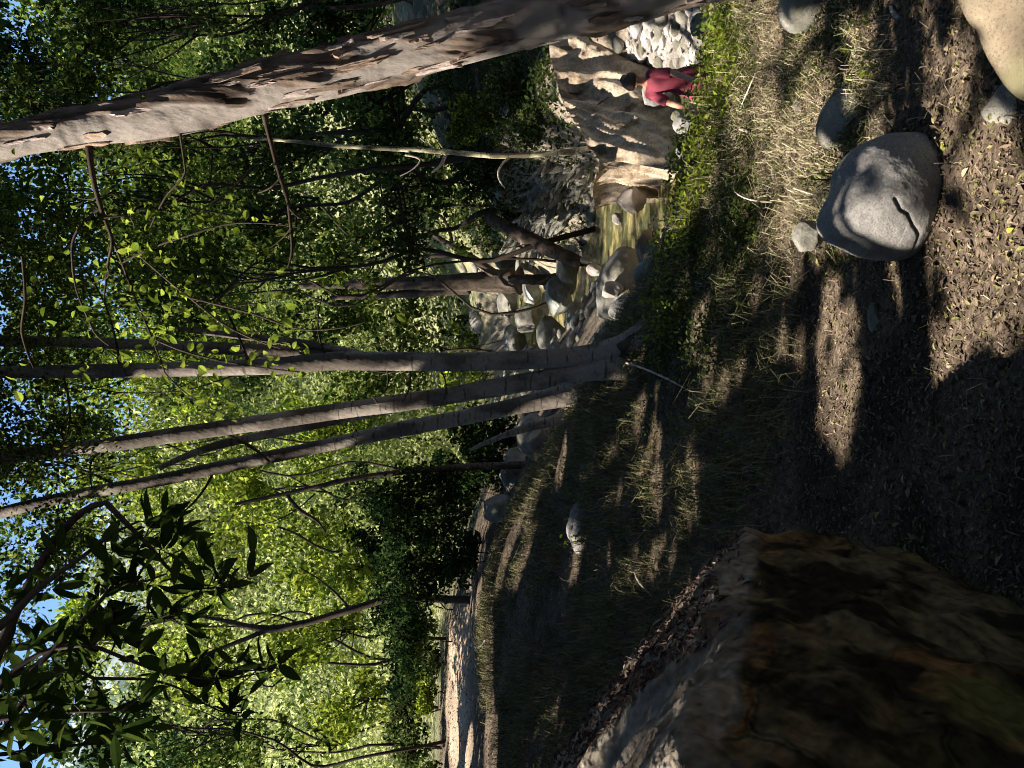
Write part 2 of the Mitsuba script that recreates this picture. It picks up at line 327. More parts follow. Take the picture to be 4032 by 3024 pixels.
# cut bank across the stream: an eroded wall of packed earth and soft rock with upright ribs
def make_cliff():
    top = CLIFF_TOP
    bot = [(735, 655, 14.2), (702, 660, 14.0), (678, 663, 13.8), (650, 666, 13.4), (624, 670, 13.0), (608, 674, 12.7), (599, 671, 13.3), (586, 664, 14.5), (568, 652, 16.2)]
    n, m = 230, 100
    T = spline([P(*q) for q in top], n); B = spline([P(*q) for q in bot], n)
    T[:, 2] += .10
    B[:, 2] -= .35
    t = np.linspace(0, 1, m)[None, :, None]
    v = B[:, None] * (1 - t) + T[:, None] * t
    tn = nz(np.gradient(B, axis=0)); out = np.stack([-tn[:, 1], tn[:, 0], 0 * tn[:, 0]], -1)
    if out[n // 2, 1] > 0: out = -out
    out = nz(gaussian_filter(out, [12, 0]))
    sl = np.arange(n) / n
    q = v * np.array([1, 1, .28])
    rib = np.abs(meshkit.fbm(q * 2.1, 3, 5) - .5) * 2
    fine = meshkit.fbm(v * np.array([6, 6, 2.0]), 3, 8) - .5
    strip = meshkit.fbm(v * np.array([9, 9, 1.1]), 3, 12) - .5      # fibrous upright grain
    ridged = np.abs(meshkit.fbm(v * np.array([2.6, 2.6, 1.9]) + 4, 5, 15) - .5)
    along_ = np.cumsum(np.r_[0, np.linalg.norm(np.diff(B, axis=0), axis=1)])[:, None]
    diag = np.abs(meshkit.fbm(np.stack([(along_ + .55 * v[..., 2]) * 1.9, v[..., 2] * .35, 0 * v[..., 2]], -1), 3, 18) - .5) * 2
    d = .34 * (diag - .3) + .14 * (rib - .35) + .06 * fine + .02 * strip + .16 * (ridged - .1) - .30 * np.sin(np.pi * t[..., 0]) * np.clip((.50 - sl) * 4, 0, 1)[:, None]
    d = d - .16 * np.clip((t[..., 0] - .80) / .20, 0, 1) ** 2
    v = v + out[:, None] * d[..., None]
    # top shelf going back into the slope
    w8 = np.linspace(.15, 1.5, 8)[None, :, None]
    back = v[:, -1:] + np.array([.35, .94, 0]) * w8
    back[..., 2] -= np.linspace(.01, .7, 8)[None]
    v = np.concatenate([v, back], 1)
    v, f = grid_mesh(v, n, m + 8)
    add('cliff', mikit.ply((v, f), 'm_cliff', smooth=50), 'eroded brown earth bank with upright ribs across the stream', kind='structure')
make_cliff()

# ------------------------------------------------------------------ sunlight: where the photograph shows sun on the ground, a gap is left in the leaves between it and the sun
SPOTS = []
def lit(p, r): SPOTS.append((np.asarray(p, float), r))
def lit_ground(u, v, r, **k): lit(onground(u, v, **k), r)
for u, v, r in [(376, 829, .13), (350, 829, .10), (365, 846, .13), (340, 845, .10), (438, 843, .12), (470, 834, .14), (446, 903, .16), (409, 923, .17), (425, 905, .12), (503, 911, .2), (469, 1003, .16), (489, 1014, .16), (466, 967, .10), (520, 960, .10), (425, 955, .10),
                (640, 885, .17), (690, 900, .22), (735, 880, .20), (720, 930, .16), (660, 950, .12), (600, 975, .12), (620, 1000, .16), (760, 900, .2), (540, 990, .12), (700, 960, .12), (560, 1015, .12),
                (600, 795, .28), (570, 800, .26), (545, 785, .2), (630, 780, .24), (590, 760, .2), (640, 810, .2), (610, 825, .16), (555, 815, .18), (530, 820, .16), (668, 775, .2), (695, 745, .22), (650, 745, .18), (730, 850, .16),
                (600, 715, .25), (640, 712, .3), (680, 715, .3), (580, 700, .25), (750, 720, .5), (730, 730, .4), (700, 760, .2), (560, 690, .25),
                (290, 655, .3), (315, 650, .25), (270, 660, .3), (250, 690, .2), (330, 660, .3), (345, 655, .25), (352, 640, .2), (215, 675, .2), (195, 640, .18), (210, 655, .2), (440, 700, .16), (405, 712, .14), (385, 725, .1)]:
    lit_ground(u, v, r * (.32 if u < 350 and v < 700 else .6 if u > 520 else .82))
for u, v, Y in [(590, 93, 4.8), (560, 101, 4.9), (532, 111, 5), (505, 108, 5.1), (470, 104, 5.2), (520, 72, 5), (480, 76, 5.1), (440, 92, 5.3), (505, 122, 5.1), (470, 135, 5.2), (430, 152, 5.3), (395, 165, 5.4), (470, 190, 5), (440, 230, 5), (420, 280, 5), (570, 165, 4.9), (540, 150, 5), (470, 25, 5.1), (430, 23, 5.2), (412, 200, 5.2), (402, 250, 5.2), (396, 300, 5.2), (455, 250, 5), (438, 310, 5), (446, 365, 5), (530, 180, 5), (545, 240, 5), (540, 300, 5), (372, 190, 5.4), (352, 230, 5.4)]:
    lit(P(u, v, Y), .16)
for q, r in [((740, 665, 13), .9), ((710, 660, 13), .9), ((745, 640, 15), .9), ((690, 650, 14), .6), ((672, 655, 13.2), .5), ((672, 640, 13.2), .35), ((671, 650, 9.3), .045), ((664, 674, 9.3), .05), ((674, 690, 9.2), .05), ((684, 640, 9.3), .05),
             ((720, 628, 15), .3), ((705, 590, 16), .35), ((722, 595, 16), .35), ((700, 555, 17), .4), ((715, 545, 17), .4), ((650, 685, 12.5), .35), ((620, 690, 12.2), .3), ((590, 640, 13.5), .35), ((592, 610, 14), .4), ((586, 655, 13.7), .3), ((605, 655, 13.4), .18), ((612, 600, 14), .2), ((625, 585, 14), .22),
             ((640, 620, 13.3), .18), ((655, 640, 13.2), .15), ((630, 650, 13.0), .2), ((668, 600, 13.6), .2), ((645, 590, 13.6), .2), ((685, 620, 13.5), .2), ((625, 615, 13.2), .2), ((660, 570, 13.9), .22), ((690, 575, 14.1), .2), ((660, 560, 16), .5), ((640, 540, 17.5), .5), ((675, 530, 18), .5), ((600, 555, 18), .4), ((570, 575, 20), .5), ((545, 560, 22), .5),
             ((550, 615, 19), .55), ((545, 595, 21), .5), ((556, 640, 17), .35), ((535, 655, 15), .3), ((578, 625, 14.8), .3), ((562, 600, 17.5), .3), ((510, 525, 29.5), 1.3), ((500, 515, 30), 1.2), ((488, 545, 28), .5), ((452, 630, 14), .3), ((462, 612, 14.3), .25), ((480, 615, 15.2), .3), ((475, 603, 15.2), .2),
             ((440, 585, 22), .4), ((425, 565, 24), .5), ((450, 555, 25), .5), ((470, 590, 23), .4), ((445, 500, 33), .9), ((430, 520, 30), .7), ((480, 480, 36), 1.0), ((230, 580, 9.8), .22), ((217, 583, 9.8), .2), ((215, 588, 9.8), .18),
             ((365, 555, 10.8), .2), ((358, 540, 10.8), .2), ((350, 525, 10.8), .15), ((305, 560, 11.2), .25), ((260, 525, 12.6), .3), ((230, 505, 13.4), .3)]:
    lit(P(*q), r)
for u, v, r in [(150, 484, .35), (125, 488, .45), (105, 490, .3), (170, 478, .3), (190, 500, .2), (40, 490, .45), (10, 492, .5), (60, 488, .3), (10, 452, .9), (35, 450, .8), (80, 450, .6), (110, 450, .5), (147, 448, .45), (20, 470, .4), (200, 520, .2), (225, 530, .2)]:
    lit_ground(u, v, r, y0=8)
for v in range(5, 440, 22):      # the pale leaning trunk, and the stems behind it
    u = np.interp(v, [0, 93, 170, 247, 340, 434, 511], [618, 635, 648, 664, 684, 708, 728]); lit(P(u, v, 4.75), .14 + .05 * R.random())
for v in range(160, 420, 20): lit(P(np.interp(v, [0, 154, 278, 341, 465], [394, 396, 399, 404, 403]), v, 9), .14)
for v in range(60, 440, 20): lit(P(np.interp(v, [0, 92, 154, 231, 339, 434], [306, 316, 325, 336, 353, 366]), v, 9.3), .14)
for v in range(20, 330, 22): lit(P(np.interp(v, [15, 77, 154, 231, 309, 403], [255, 269, 283, 299, 315, 335]), v, 10.6), .12)
for v in range(350, 580, 45): lit(P(np.interp(v, [341, 434, 511, 580], [622, 617, 611, 618]), v, 16.4), .16)
for q, r in [((60, 655, 2.6), .05), ((25, 640, 2.7), .03), ((10, 670, 1.9), .03), ((40, 640, 2.7), .02), ((120, 650, 3.0), .05), ((30, 600, 3.2), .05), ((180, 690, 3.2), .06), ((5, 655, 2.2), .05), ((15, 700, 1.6), .05), ((150, 660, 3.1), .05),
             ((535, 826, 3.5), .06), ((525, 835, 3.5), .06), ((545, 840, 3.4), .07), ((565, 850, 3.4), .05), ((545, 880, 3.25), .06), ((520, 890, 3.2), .05), ((570, 885, 3.2), .06), ((590, 870, 3.3), .05), ((530, 900, 3.2), .05), ((600, 855, 3.4), .05), ((612, 885, 3.3), .05), ((590, 905, 3.25), .04), ((530, 860, 3.35), .05), ((535, 800, 3.9), .1),
             ((760, 990, 2.2), .06), ((735, 1004, 2.2), .05), ((700, 1018, 2.2), .05), ((765, 1015, 2.1), .05), ((752, 818, 4.4), .04)]:
    lit(P(*q), r)
_rs = np.random.default_rng(4)
for _ in range(26): lit_ground(_rs.uniform(170, 430), _rs.uniform(585, 700), _rs.uniform(.02, .06))
for _ in range(45): lit_ground(_rs.uniform(520, 765), _rs.uniform(700, 860), _rs.uniform(.04, .12))
for _ in range(16): lit_ground(_rs.uniform(380, 520), _rs.uniform(690, 900), _rs.uniform(.03, .07))
_S = np.array([s[0] for s in SPOTS]); _Sr = np.array([s[1] for s in SPOTS])
def shaded(c, pad=0.0, near=.5):
    """True for the leaves that stay: those not between a sunlit spot and the sun."""
    keep = np.ones(len(c), bool)
    for s, r in zip(_S, _Sr):
        w = c - s; t = w @ SUN
        d2 = (w * w).sum(1) - t * t
        keep &= ~((t > near) & (d2 < (r + pad) ** 2))
    return keep

# ------------------------------------------------------------------ trees
GREEN = [(.028, .052, .012), (.060, .100, .020), (.110, .150, .028), (.190, .230, .045)]
OLIVE = [(.030, .050, .016), (.055, .085, .024), (.085, .120, .034), (.120, .150, .050)]
BRIGHT = [(.085, .140, .016), (.180, .250, .026), (.290, .350, .042), (.400, .450, .080)]
PALE = [(.12, .165, .040), (.27, .32, .090), (.42, .47, .17), (.56, .58, .29)]  # far slope in sun: its brightness is put into the leaf colour
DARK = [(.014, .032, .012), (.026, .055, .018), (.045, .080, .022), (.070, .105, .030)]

def crown_leaves(centres, rad, n, L, pal, wide=.5, thin=0, flat=.35, cut=True, fine=False, droop=.25):
    """N leaves in clumps round the centres (rad: one radius triple each), as (vertices, faces, colours)."""
    centres = np.asarray(centres, float); rad = np.asarray(rad, float)
    k = R.integers(0, len(centres), n)
    o = unit(n) * (R.random((n, 1)) ** .45)
    c = centres[k] + o * rad[k]
    if thin: m = meshkit.fbm(c / thin, 2, 21) > .43; c, k = c[m], k[m]
    if cut: m = shaded(c, L * .26); c, k = c[m], k[m]
    n = len(c)
    nrm = nz(unit(n) + np.array([0, 0, flat]) - .25 * SUN * 0)
    d = nz(np.cross(nrm, unit(n)) - np.array([0, 0, droop]))
    Ls = L * R.uniform(.65, 1.35, n)
    v, f = leaf_set(c, d, nrm, Ls, Ls * wide * R.uniform(.8, 1.2, n), fine=fine)
    per = 11 if fine else 4
    return v, f, np.clip(colors(n, pal, per, .4) * np.repeat(R.uniform(.5, 1.3, len(centres))[k], per)[:, None], 0, 1)

def limb(a, b, r0, r1, sag=.15, seg=6, n=7):
    a, b = np.asarray(a, float), np.asarray(b, float)
    m = (a + b) / 2 + np.array([*(R.normal(size=2) * .08), -.2 * sag]) * np.linalg.norm(b - a)
    return tube(np.array([[*a, r0], [*m, (r0 + r1) / 2], [*b, r1]]), seg, n)

LANDMARKS = [("leaning trunk's top", 640, 120), ("leaning trunk's middle", 690, 330), ('mottled trunk', 618, 400), ('dark forked tree', 486, 400), ("straight alder's top", 396, 60), ("straight alder's middle", 404, 300), ("leaning alder's top", 318, 80), ("leaning alder's middle", 355, 330),
             ("slanted alder's top", 262, 40), ("slanted alder's middle", 310, 270), ('curving forked trunk', 145, 300), ("footpath's end", 60, 420), ('thickest bay leaves', 70, 120), ('lowest bay leaves', 190, 190), ("leaning trunk's bare branch", 570, 285), ("leaning trunk's leafy twigs", 500, 120), ('eroded bank', 650, 520), ('bending dark trunk', 290, 400), ('shaded hollow', 320, 500), ("slender trunk's foot", 303, 540), ("forked trunk's foot", 168, 450), ("path's lit edge", 120, 480), ('smooth lit boulder', 724, 592), ('upright snag', 488, 530), ('fallen log', 530, 520), ('top of the cascade', 445, 480), ("mottled trunk's foot", 618, 570), ('corner past the leaning trunk', 745, 60), ('edge past the leaning trunk', 745, 250)]
def where(u, v):
    o = sorted(LANDMARKS, key=lambda l: math.hypot(l[1] - u, l[2] - v)); return f'behind the {o[0][0]}, towards the {o[1][0]}'
def back_tree(name, u, v, Y, ru, rv, pal, leaf_px=4.2, cover=2.0, label=None, group=None, cat='tree', bark='m_bark_shade', trunk_px=None, lean=0, clumps=26, base=None, depth=1.0, thin=None, flat=.35):
    """A tree or bush whose crown is centred at a distance: trunk, limbs and a crown of leaf clumps."""
    key = num(name); s = Y / F
    c = P(u, v, Y); r = np.array([ru * s, ru * s * depth, rv * s])
    k = unit(clumps) * (R.random((clumps, 1)) ** .4)
    cc = c + k * r * .82
    rr = np.outer(R.uniform(.28, .50, clumps), r) * np.array([1, 1, .8])
    leaf_px *= 1.12; n = int(math.pi * ru * rv / (leaf_px * leaf_px * .5) * cover * 2.3)
    vv, f, col = crown_leaves(cc, rr, n, leaf_px * s, pal, .62, thin=thin or 0, flat=flat, cut=Y < 30)
    if base is None:
        bx, by = c[0] + lean * s, c[1]
    else:
        b = P(*base); bx, by = b[0], b[1]
    bz = float(H(bx, by)) - .15
    tr = (trunk_px or (.7 if Y > 30 else max(1.2, ru * .02))) / 2 * s
    top = c + np.array([0, 0, r[2] * .35])
    mid = np.array([bx, by, bz]) * .45 + top * .55 + np.array([*(R.normal(size=2) * .16 * r[0]), 0])
    a0 = np.array([bx, by, bz]); hgt = top[2] - bz; pts_ = []
    for t_ in np.linspace(0, 1, 9):
        q_ = (a0 * (1 - t_) + mid * t_ if t_ < .55 else mid) if False else a0 * (1 - t_) ** 2 + mid * 2 * t_ * (1 - t_) + top * t_ * t_
        pts_.append([*(q_ + (R.normal(size=3) * np.array([1, 1, .2]) * hgt * .028 if 0 < t_ else 0)), tr * (1.25 - t_)])
    pts_ = np.array(pts_); pts_[:, 3] = np.maximum(pts_[:, 3], tr * .12)
    parts = tube(pts_, 7, 26, .15, 6)
    add(key + '__trunk', mikit.ply(parts, bark, smooth=True))
    lm = [limb(mid * (1 - t) + top * t, q, tr * .55, tr * .12) for q, t in zip(cc[:12], R.random(12))]
    add(key + '__limbs', mikit.ply(join(lm), bark, smooth=True))
    add(key + '__crown', mikit.ply((vv, f), 'm_leaf', color=col), kind='stuff')
    add(key, None, label + ' ' + where(u, v), cat, group)
    return key

# 1. the pale leaning trunk beside the camera
def leaning_trunk():
    key = 'cottonwood_tree'
    edge = [(606, -20), (606, 0), (620, 93), (629, 170), (649, 247), (670, 340), (694, 434), (714, 511), (726, 557), (743, 635), (757, 682), (768, 735), (782, 790), (795, 830)]
    wid = [37, 38, 43, 51, 53, 55, 57, 58, 58, 60, 62, 66, 74, 92]
    rows = [(u + w / 2, v, 4.75, w) for (u, v), w in zip(edge, wid)]
    path = pxpath(rows); path[:, 3] *= .86
    d0 = path[1, :3] - path[4, :3]
    ext = [np.r_[path[1, :3] + nz(d0) * k + np.array([-.06 * k * k, 0, 0]), r] for k, r in ((7.5, .03), (5.0, .075), (2.6, .115))]
    path = np.vstack([ext, path[1:]])[::-1]
    n, seg = 360, 84
    s = spline(path, n); c, r = s[:, :3], s[:, 3]
    t = nz(np.gradient(c, axis=0)); a = nz(np.cross(t, [0.1, 1.0, 0])); b = np.cross(t, a)
    th = np.arange(seg) / seg * 2 * np.pi
    ring = np.cos(th)[None, :, None] * a[:, None] + np.sin(th)[None, :, None] * b[:, None]
    q = c[:, None] + ring * r[:, None, None]
    lowf = meshkit.fbm(q * np.array([3, 3, 1.2]), 3, 4) - .5
    rough = meshkit.fbm(q * np.array([30, 30, 2.4]), 3, 14) - .5
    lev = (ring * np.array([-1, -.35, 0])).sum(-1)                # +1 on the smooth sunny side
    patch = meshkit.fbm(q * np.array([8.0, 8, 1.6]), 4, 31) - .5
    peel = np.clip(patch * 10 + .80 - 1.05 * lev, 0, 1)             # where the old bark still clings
    rr = r[:, None] * (1 + .10 * lowf) + peel * (.010 + .085 * rough) + .003 * rough
    v = (c[:, None] + ring * rr[..., None]).reshape(-1, 3)
    k1 = meshkit.fbm(q * 4, 3, 50)[..., None]; k2 = np.clip((meshkit.fbm(q * np.array([32, 32, 2.6]), 3, 51)[..., None] - .3) * 2.2, 0, 1)
    pale = np.array([.17, .15, .14]) * (1 - k1) + np.array([.40, .36, .33]) * k1
    scar = np.clip((meshkit.fbm(q * np.array([4, 4, 26.0]), 3, 52)[..., None] - .62) * 9, 0, 1)
    pale = pale * (1 - .6 * scar)
    brown = np.array([.040, .030, .024]) * (1 - k2) + np.array([.23, .175, .14]) * k2
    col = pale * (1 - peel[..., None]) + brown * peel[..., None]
    i, j = np.meshgrid(np.arange(n - 1), np.arange(seg), indexing='ij'); k = lambda i, j: i * seg + j % seg
    f = np.vstack([np.stack([k(i, j), k(i, j + 1), k(i + 1, j + 1)], -1).reshape(-1, 3), np.stack([k(i, j), k(i + 1, j + 1), k(i + 1, j)], -1).reshape(-1, 3)])
    add(key + '__trunk', mikit.ply((v, f), 'm_bark_vc', smooth=True, color=col.reshape(-1, 3)))
    # loose plates of bark: long curved flakes standing off the stem
    jj = np.arange(seg); face = (ring[n // 3] * np.array([-.35, -1, 0])).sum(-1)
    made = 0
    while made < 120:
        i0, j0 = R.integers(12, 262), R.integers(0, seg)
        if face[j0] < .05 or abs(peel[i0, j0] - .5) > .499 and R.random() > .25: continue
        made += 1
        A = th[j0]; h = R.uniform(.08, .34); w = R.uniform(.014, .040)
        nu, nv = 7, 4
        uu, vv2 = np.meshgrid(np.linspace(-1, 1, nu), np.linspace(-1, 1, nv), indexing='ij')
        jag = 1 + .6 * (R.random((nu, nv)) - .5)
        zz = uu * h / 2 * jag; ri = rr[i0, j0]
        aa = A + (vv2 * jag + R.uniform(-.5, .5) * uu) * (w / 2 / ri) * (1 - .5 * np.abs(uu) ** 2)
        lift = .004 + .008 * R.random() + .022 * np.clip(uu * R.choice([-1, 1]), 0, 1) ** 2 * R.random() + .005 * (R.random((nu, nv)) - .5)
        base = c[i0] + t[i0] * zz[..., None]
        dirn = np.cos(aa)[..., None] * a[i0] + np.sin(aa)[..., None] * b[i0]
        o = base + dirn * (ri + lift)[..., None]; inn = base + dirn * (ri - .008)
        va, fa = grid_mesh(o, nu, nv)
        per = [(x, 0) for x in range(nu)] + [(nu - 1, y) for y in range(1, nv)] + [(x, nv - 1) for x in range(nu - 2, -1, -1)] + [(0, y) for y in range(nv - 2, 0, -1)]
        rim = np.array([inn[x, y] for x, y in per]); ids = np.array([x * nv + y for x, y in per]); m0 = len(va); kk = len(per)
        nx = (np.arange(kk) + 1) % kk
        fa = np.vstack([fa, np.stack([ids, m0 + np.arange(kk), ids[nx]], -1), np.stack([ids[nx], m0 + np.arange(kk), m0 + nx], -1)])
        tone = np.array([.34, .25, .20]) * R.uniform(.45, 1.25) if R.random() < .7 else np.array([.46, .38, .35]) * R.uniform(.8, 1.1)
        vc = np.clip(tone * R.uniform(.8, 1.2, (len(va) + kk, 1)), 0, 1)
        add(num(key + '__bark_plate'), mikit.ply((np.vstack([va, rim]), fa), 'm_bark_vc', smooth=False, color=vc))
    # bare and leafy branches reaching in from the stem
    def branch(rows, leaves=0, spread=.22, L=.068):
        bk = num(key + '__branch')
        p = pxpath(rows)
        add(bk, mikit.ply(tube(p, 6, 26, .25, 20), 'm_bark_dark', smooth=True))
        if leaves:
            s = spline(p, 60)[R.integers(6, 60, leaves), :3] + R.normal(size=(leaves, 3)) * spread
            s = s[shaded(s)]
            for q in s:
                nr = nz(R.normal(size=3) + np.array([0, 0, .4])); d = nz(np.cross(nr, R.normal(size=3)) - np.array([0, 0, .5]))
                l = L * R.uniform(.7, 1.3)
                vv, ff = leaf_set(q[None], d[None], nr[None], l, l * .62, fine=True)
                add(num(bk + '__leaf'), mikit.ply((vv, ff), 'm_leaf', color=colors(1, [(.12, .19, .02), (.22, .30, .04), (.32, .40, .06)], 11)))
    branch([(652, 264, 4.75, 6), (629, 270, 4.8, 5), (598, 278, 4.85, 4.5), (560, 289, 4.9, 4), (524, 292, 4.95, 3), (500, 288, 5, 1.5)])
    branch([(622, 89, 4.75, 8), (590, 93, 4.8, 6), (560, 101, 4.9, 5), (532, 111, 5, 4), (505, 108, 5.1, 3), (470, 104, 5.2, 2)], 42, .26)
    branch([(560, 101, 4.9, 3), (520, 72, 5.0, 3), (480, 76, 5.1, 2.5), (440, 92, 5.3, 2.5), (417, 117, 5.4, 2)], 40, .25)
    branch([(535, 109, 5, 3), (505, 122, 5.1, 3), (470, 135, 5.2, 2.5), (430, 152, 5.3, 2), (395, 165, 5.4, 1.5)], 55, .24)
    branch([(512, 140, 5.1, 2), (470, 190, 5.0, 2), (440, 230, 5.0, 2), (420, 280, 5.0, 1.5)], 45, .22)
    branch([(512, 22, 5.0, 3), (470, 25, 5.1, 3), (430, 23, 5.2, 3), (400, 34, 5.3, 2)], 30, .25)
    branch([(430, 152, 5.3, 2), (412, 200, 5.2, 2), (402, 250, 5.2, 1.8), (396, 300, 5.2, 1.2)], 46, .17)
    branch([(470, 190, 5.0, 2), (455, 250, 5.0, 2), (438, 310, 5.0, 1.6), (446, 365, 5.0, 1)], 40, .18)
    branch([(505, 122, 5.1, 2), (530, 180, 5.0, 2), (545, 240, 5.0, 1.6), (540, 300, 5.0, 1)], 34, .2)
    branch([(395, 165, 5.4, 1.6), (372, 190, 5.4, 1.4), (352, 230, 5.4, 1)], 26, .18)
    branch([(635, 180, 4.75, 3), (600, 185, 4.8, 2), (570, 165, 4.9, 2), (540, 150, 5, 1.2)], 36, .2)
    for u0, v0, u1, v1 in [(600, 92, 596, 122), (575, 97, 572, 74), (550, 104, 540, 135), (590, 280, 575, 258), (560, 289, 548, 312), (540, 291, 520, 270), (615, 272, 604, 300), (500, 108, 485, 90)]:
        add(num(key + '__branchlet'), mikit.ply(tube(pxpath([(u0, v0, 4.85, 2.2), ((u0 + u1) / 2 + R.normal() * 4, (v0 + v1) / 2 + R.normal() * 4, 4.9, 1.6), (u1, v1, 4.95, .8)]), 5, 8), 'm_bark_dark', smooth=True))
    # the crown, up out of the picture
    cc = np.array([c[-1] + np.array([x, y, z]) for x, y, z in R.normal(size=(26, 3)) * np.array([1.5, 1.7, .9]) + np.array([0, .6, -1.2])])
    cc = cc[cc[:, 2] > 1.7 + .66 * cc[:, 1] - .2]
    vv, ff, col = crown_leaves(cc, np.full((len(cc), 3), .75), 9000, .08, GREEN, .6)
    add(key + '__crown', mikit.ply((vv, ff), 'm_leaf', color=col), kind='stuff')
    add(key, None, 'pale leaning tree trunk with peeling brown bark plates, nearest trunk to the camera', 'tree')
leaning_trunk()

# 2. the group of slender stems in the middle
def stem_tree(name, stems, bark, crown, label, cat='tree', leaf=.062, n=9000, pal=GREEN, twigs=(), high=()):
    key = num(name)
    for k, rows in enumerate(stems):
        add(num(key + ('__trunk' if k == 0 else '__stem')), mikit.ply(tube(pxpath(rows), 16, 60, .10, 5, k), bark, smooth=True))
    for t in twigs: add(num(key + '__twig'), mikit.ply(tube(pxpath(t), 5, 10), 'm_bark_dark', smooth=True))
    cc, rr = zip(*[(P(u, v, Y), np.array([a, a, b])) for u, v, Y, a, b in crown])
    vv, ff, col = crown_leaves(cc, rr, n, leaf, pal, .62, thin=.55)
    if high: cc, rr = zip(*[(np.array(q), np.array([1.5, 1.5, 1.0])) for q in high]); v2, f2, c2 = crown_leaves(cc, rr, 330 * len(high), .27, DARK, .6, flat=.6); (vv, ff), col = join([(vv, ff), (v2, f2)]), np.vstack([col, c2])  # unseen overhead clumps with larger leaves, added to block sun and sky
    add(key + '__crown', mikit.ply((vv, ff), 'm_leaf', color=col), kind='stuff')
    add(key, None, label, cat)

def drop(rows, k=3):
    return rows
A_STEMS = [[(396, -260, 8.9, 5), (396, -110, 9, 9), (396, 0, 9, 12.5), (398, 154, 9, 14.5), (402, 278, 9, 17), (407, 341, 9, 19), (406, 465, 9, 19), (409, 542, 9, 20), (412, 588, 9, 22), (420, 625, 8.9, 30), (432, 662, 8.7, 52), (436, 690, 8.6, 66)],
           [(432, -240, 9.5, 5), (428, -100, 9.5, 8), (427, 0, 9.5, 11.5), (423, 154, 9.4, 11), (418, 247, 9.3, 13), (414, 309, 9.2, 14), (409, 380, 9.05, 13)],
           [(440, 178, 9.2, 4), (436, 205, 9.2, 6), (425, 300, 9.15, 8), (412, 365, 9.05, 9)]]
stem_tree('alder_tree', A_STEMS, 'm_bark_alder', [(u, v, 9.2, 1.0, .75) for u, v in [(330, -150), (480, -140), (400, -210), (540, -90), (300, -60), (470, -40), (380, -70), (430, 30), (520, 40), (340, 60), (480, 120)]],
          'straight double-stemmed alder tree rising from dark roots on the stream bank', n=17000, high=[(x, y, 2.6 + .72 * y + R.uniform(1.5, 4)) for x, y in zip(R.uniform(-4, 10, 110), R.uniform(5, 27, 110))],
          twigs=[[(402, 250, 9, 3), (440, 235, 8.9, 2.4), (500, 200, 8.8, 1.5), (540, 180, 8.7, 1)], [(398, 120, 9, 3), (450, 110, 9, 2), (505, 80, 9, 1.2)], [(405, 330, 9, 2.5), (440, 318, 8.9, 2), (470, 322, 8.8, 1)], [(398, 60, 9, 2.5), (350, 70, 9, 2), (310, 55, 9, 1)],
                 [(404, 385, 9, 2), (385, 388, 9, 2), (372, 380, 9, 1.2)], [(404, 408, 9, 2), (388, 410, 9, 2), (366, 402, 9.1, 1.2)], [(404, 436, 9, 2), (382, 446, 9, 1.6), (360, 440, 9.1, 1)]])
B_STEMS = [[(262, -260, 10.2, 5), (290, -110, 9.8, 9), (310, 0, 9.6, 14), (321, 92, 9.5, 15), (330, 154, 9.4, 15.5), (341, 231, 9.35, 16), (357, 339, 9.3, 17), (370, 434, 9.2, 18), (386, 526, 9.1, 19), (397, 588, 9.0, 21), (403, 628, 8.9, 32)],
           [(300, 160, 10.0, 5), (322, 215, 9.9, 8), (337, 285, 9.8, 9), (349, 341, 9.7, 10), (363, 410, 9.5, 10), (376, 480, 9.35, 11), (390, 560, 9.2, 13), (399, 620, 9.1, 16)]]
stem_tree('alder_tree', B_STEMS, 'm_bark_alder', [(u, v, 9.7, 1.0, .75) for u, v in [(230, -170), (300, -190), (190, -100), (340, -110), (260, -60), (200, -30), (330, 10), (250, 60)]],
          'leaning alder tree sharing its dark base with the straight one, second stem close behind', n=13000, high=[(x, y, 2.6 + .72 * y + R.uniform(1.5, 4)) for x, y in zip(np.r_[R.uniform(-9, 0, 75), R.uniform(-6, -1.5, 30)], np.r_[R.uniform(6, 24, 75), R.uniform(6.5, 10, 30)])],
          twigs=[[(338, 215, 9.35, 3.5), (322, 250, 9.5, 3.5), (306, 270, 9.6, 2.5)], [(325, 120, 9.4, 3), (300, 90, 9.5, 2), (280, 92, 9.5, 1)], [(318, 72, 9.5, 3), (332, 62, 9.4, 2), (352, 70, 9.3, 1)], [(362, 380, 9.2, 2), (372, 372, 9.1, 1.2)]])
C_STEMS = [[(170, -260, 12, 4), (215, -110, 11.5, 8), (259, 15, 11, 11.5), (273, 77, 10.9, 12), (287, 154, 10.8, 12.5), (303, 231, 10.8, 13), (319, 309, 10.8, 13.5), (326, 341, 10.8, 14), (339, 403, 10.8, 15.5), (351, 465, 10.8, 16), (361, 511, 10.8, 17), (371, 557, 10.8, 22), (378, 590, 10.8, 30)],
           [(318, 470, 11.4, 3), (338, 520, 11.3, 8), (352, 575, 11.2, 14)]]
stem_tree('alder_tree', C_STEMS, 'm_bark_alder', [(u, v, 11.2, 1.1, .8) for u, v in [(120, -170), (200, -190), (80, -80), (240, -110), (170, -60), (110, 0), (230, -10)]],
          'most slanted alder tree, its sunlit foot set in dry grass', n=12000, high=[(x, y, 2.6 + .72 * y + R.uniform(1.5, 4)) for x, y in zip(R.uniform(-13, -3, 50), R.uniform(9, 24, 50))],
          twigs=[[(300, 215, 10.8, 3), (262, 190, 10.8, 2), (240, 150, 10.8, 1)], [(280, 120, 10.8, 3), (305, 60, 10.8, 2), (312, 20, 10.8, 1)], [(330, 360, 10.8, 2), (345, 352, 10.7, 1)]])
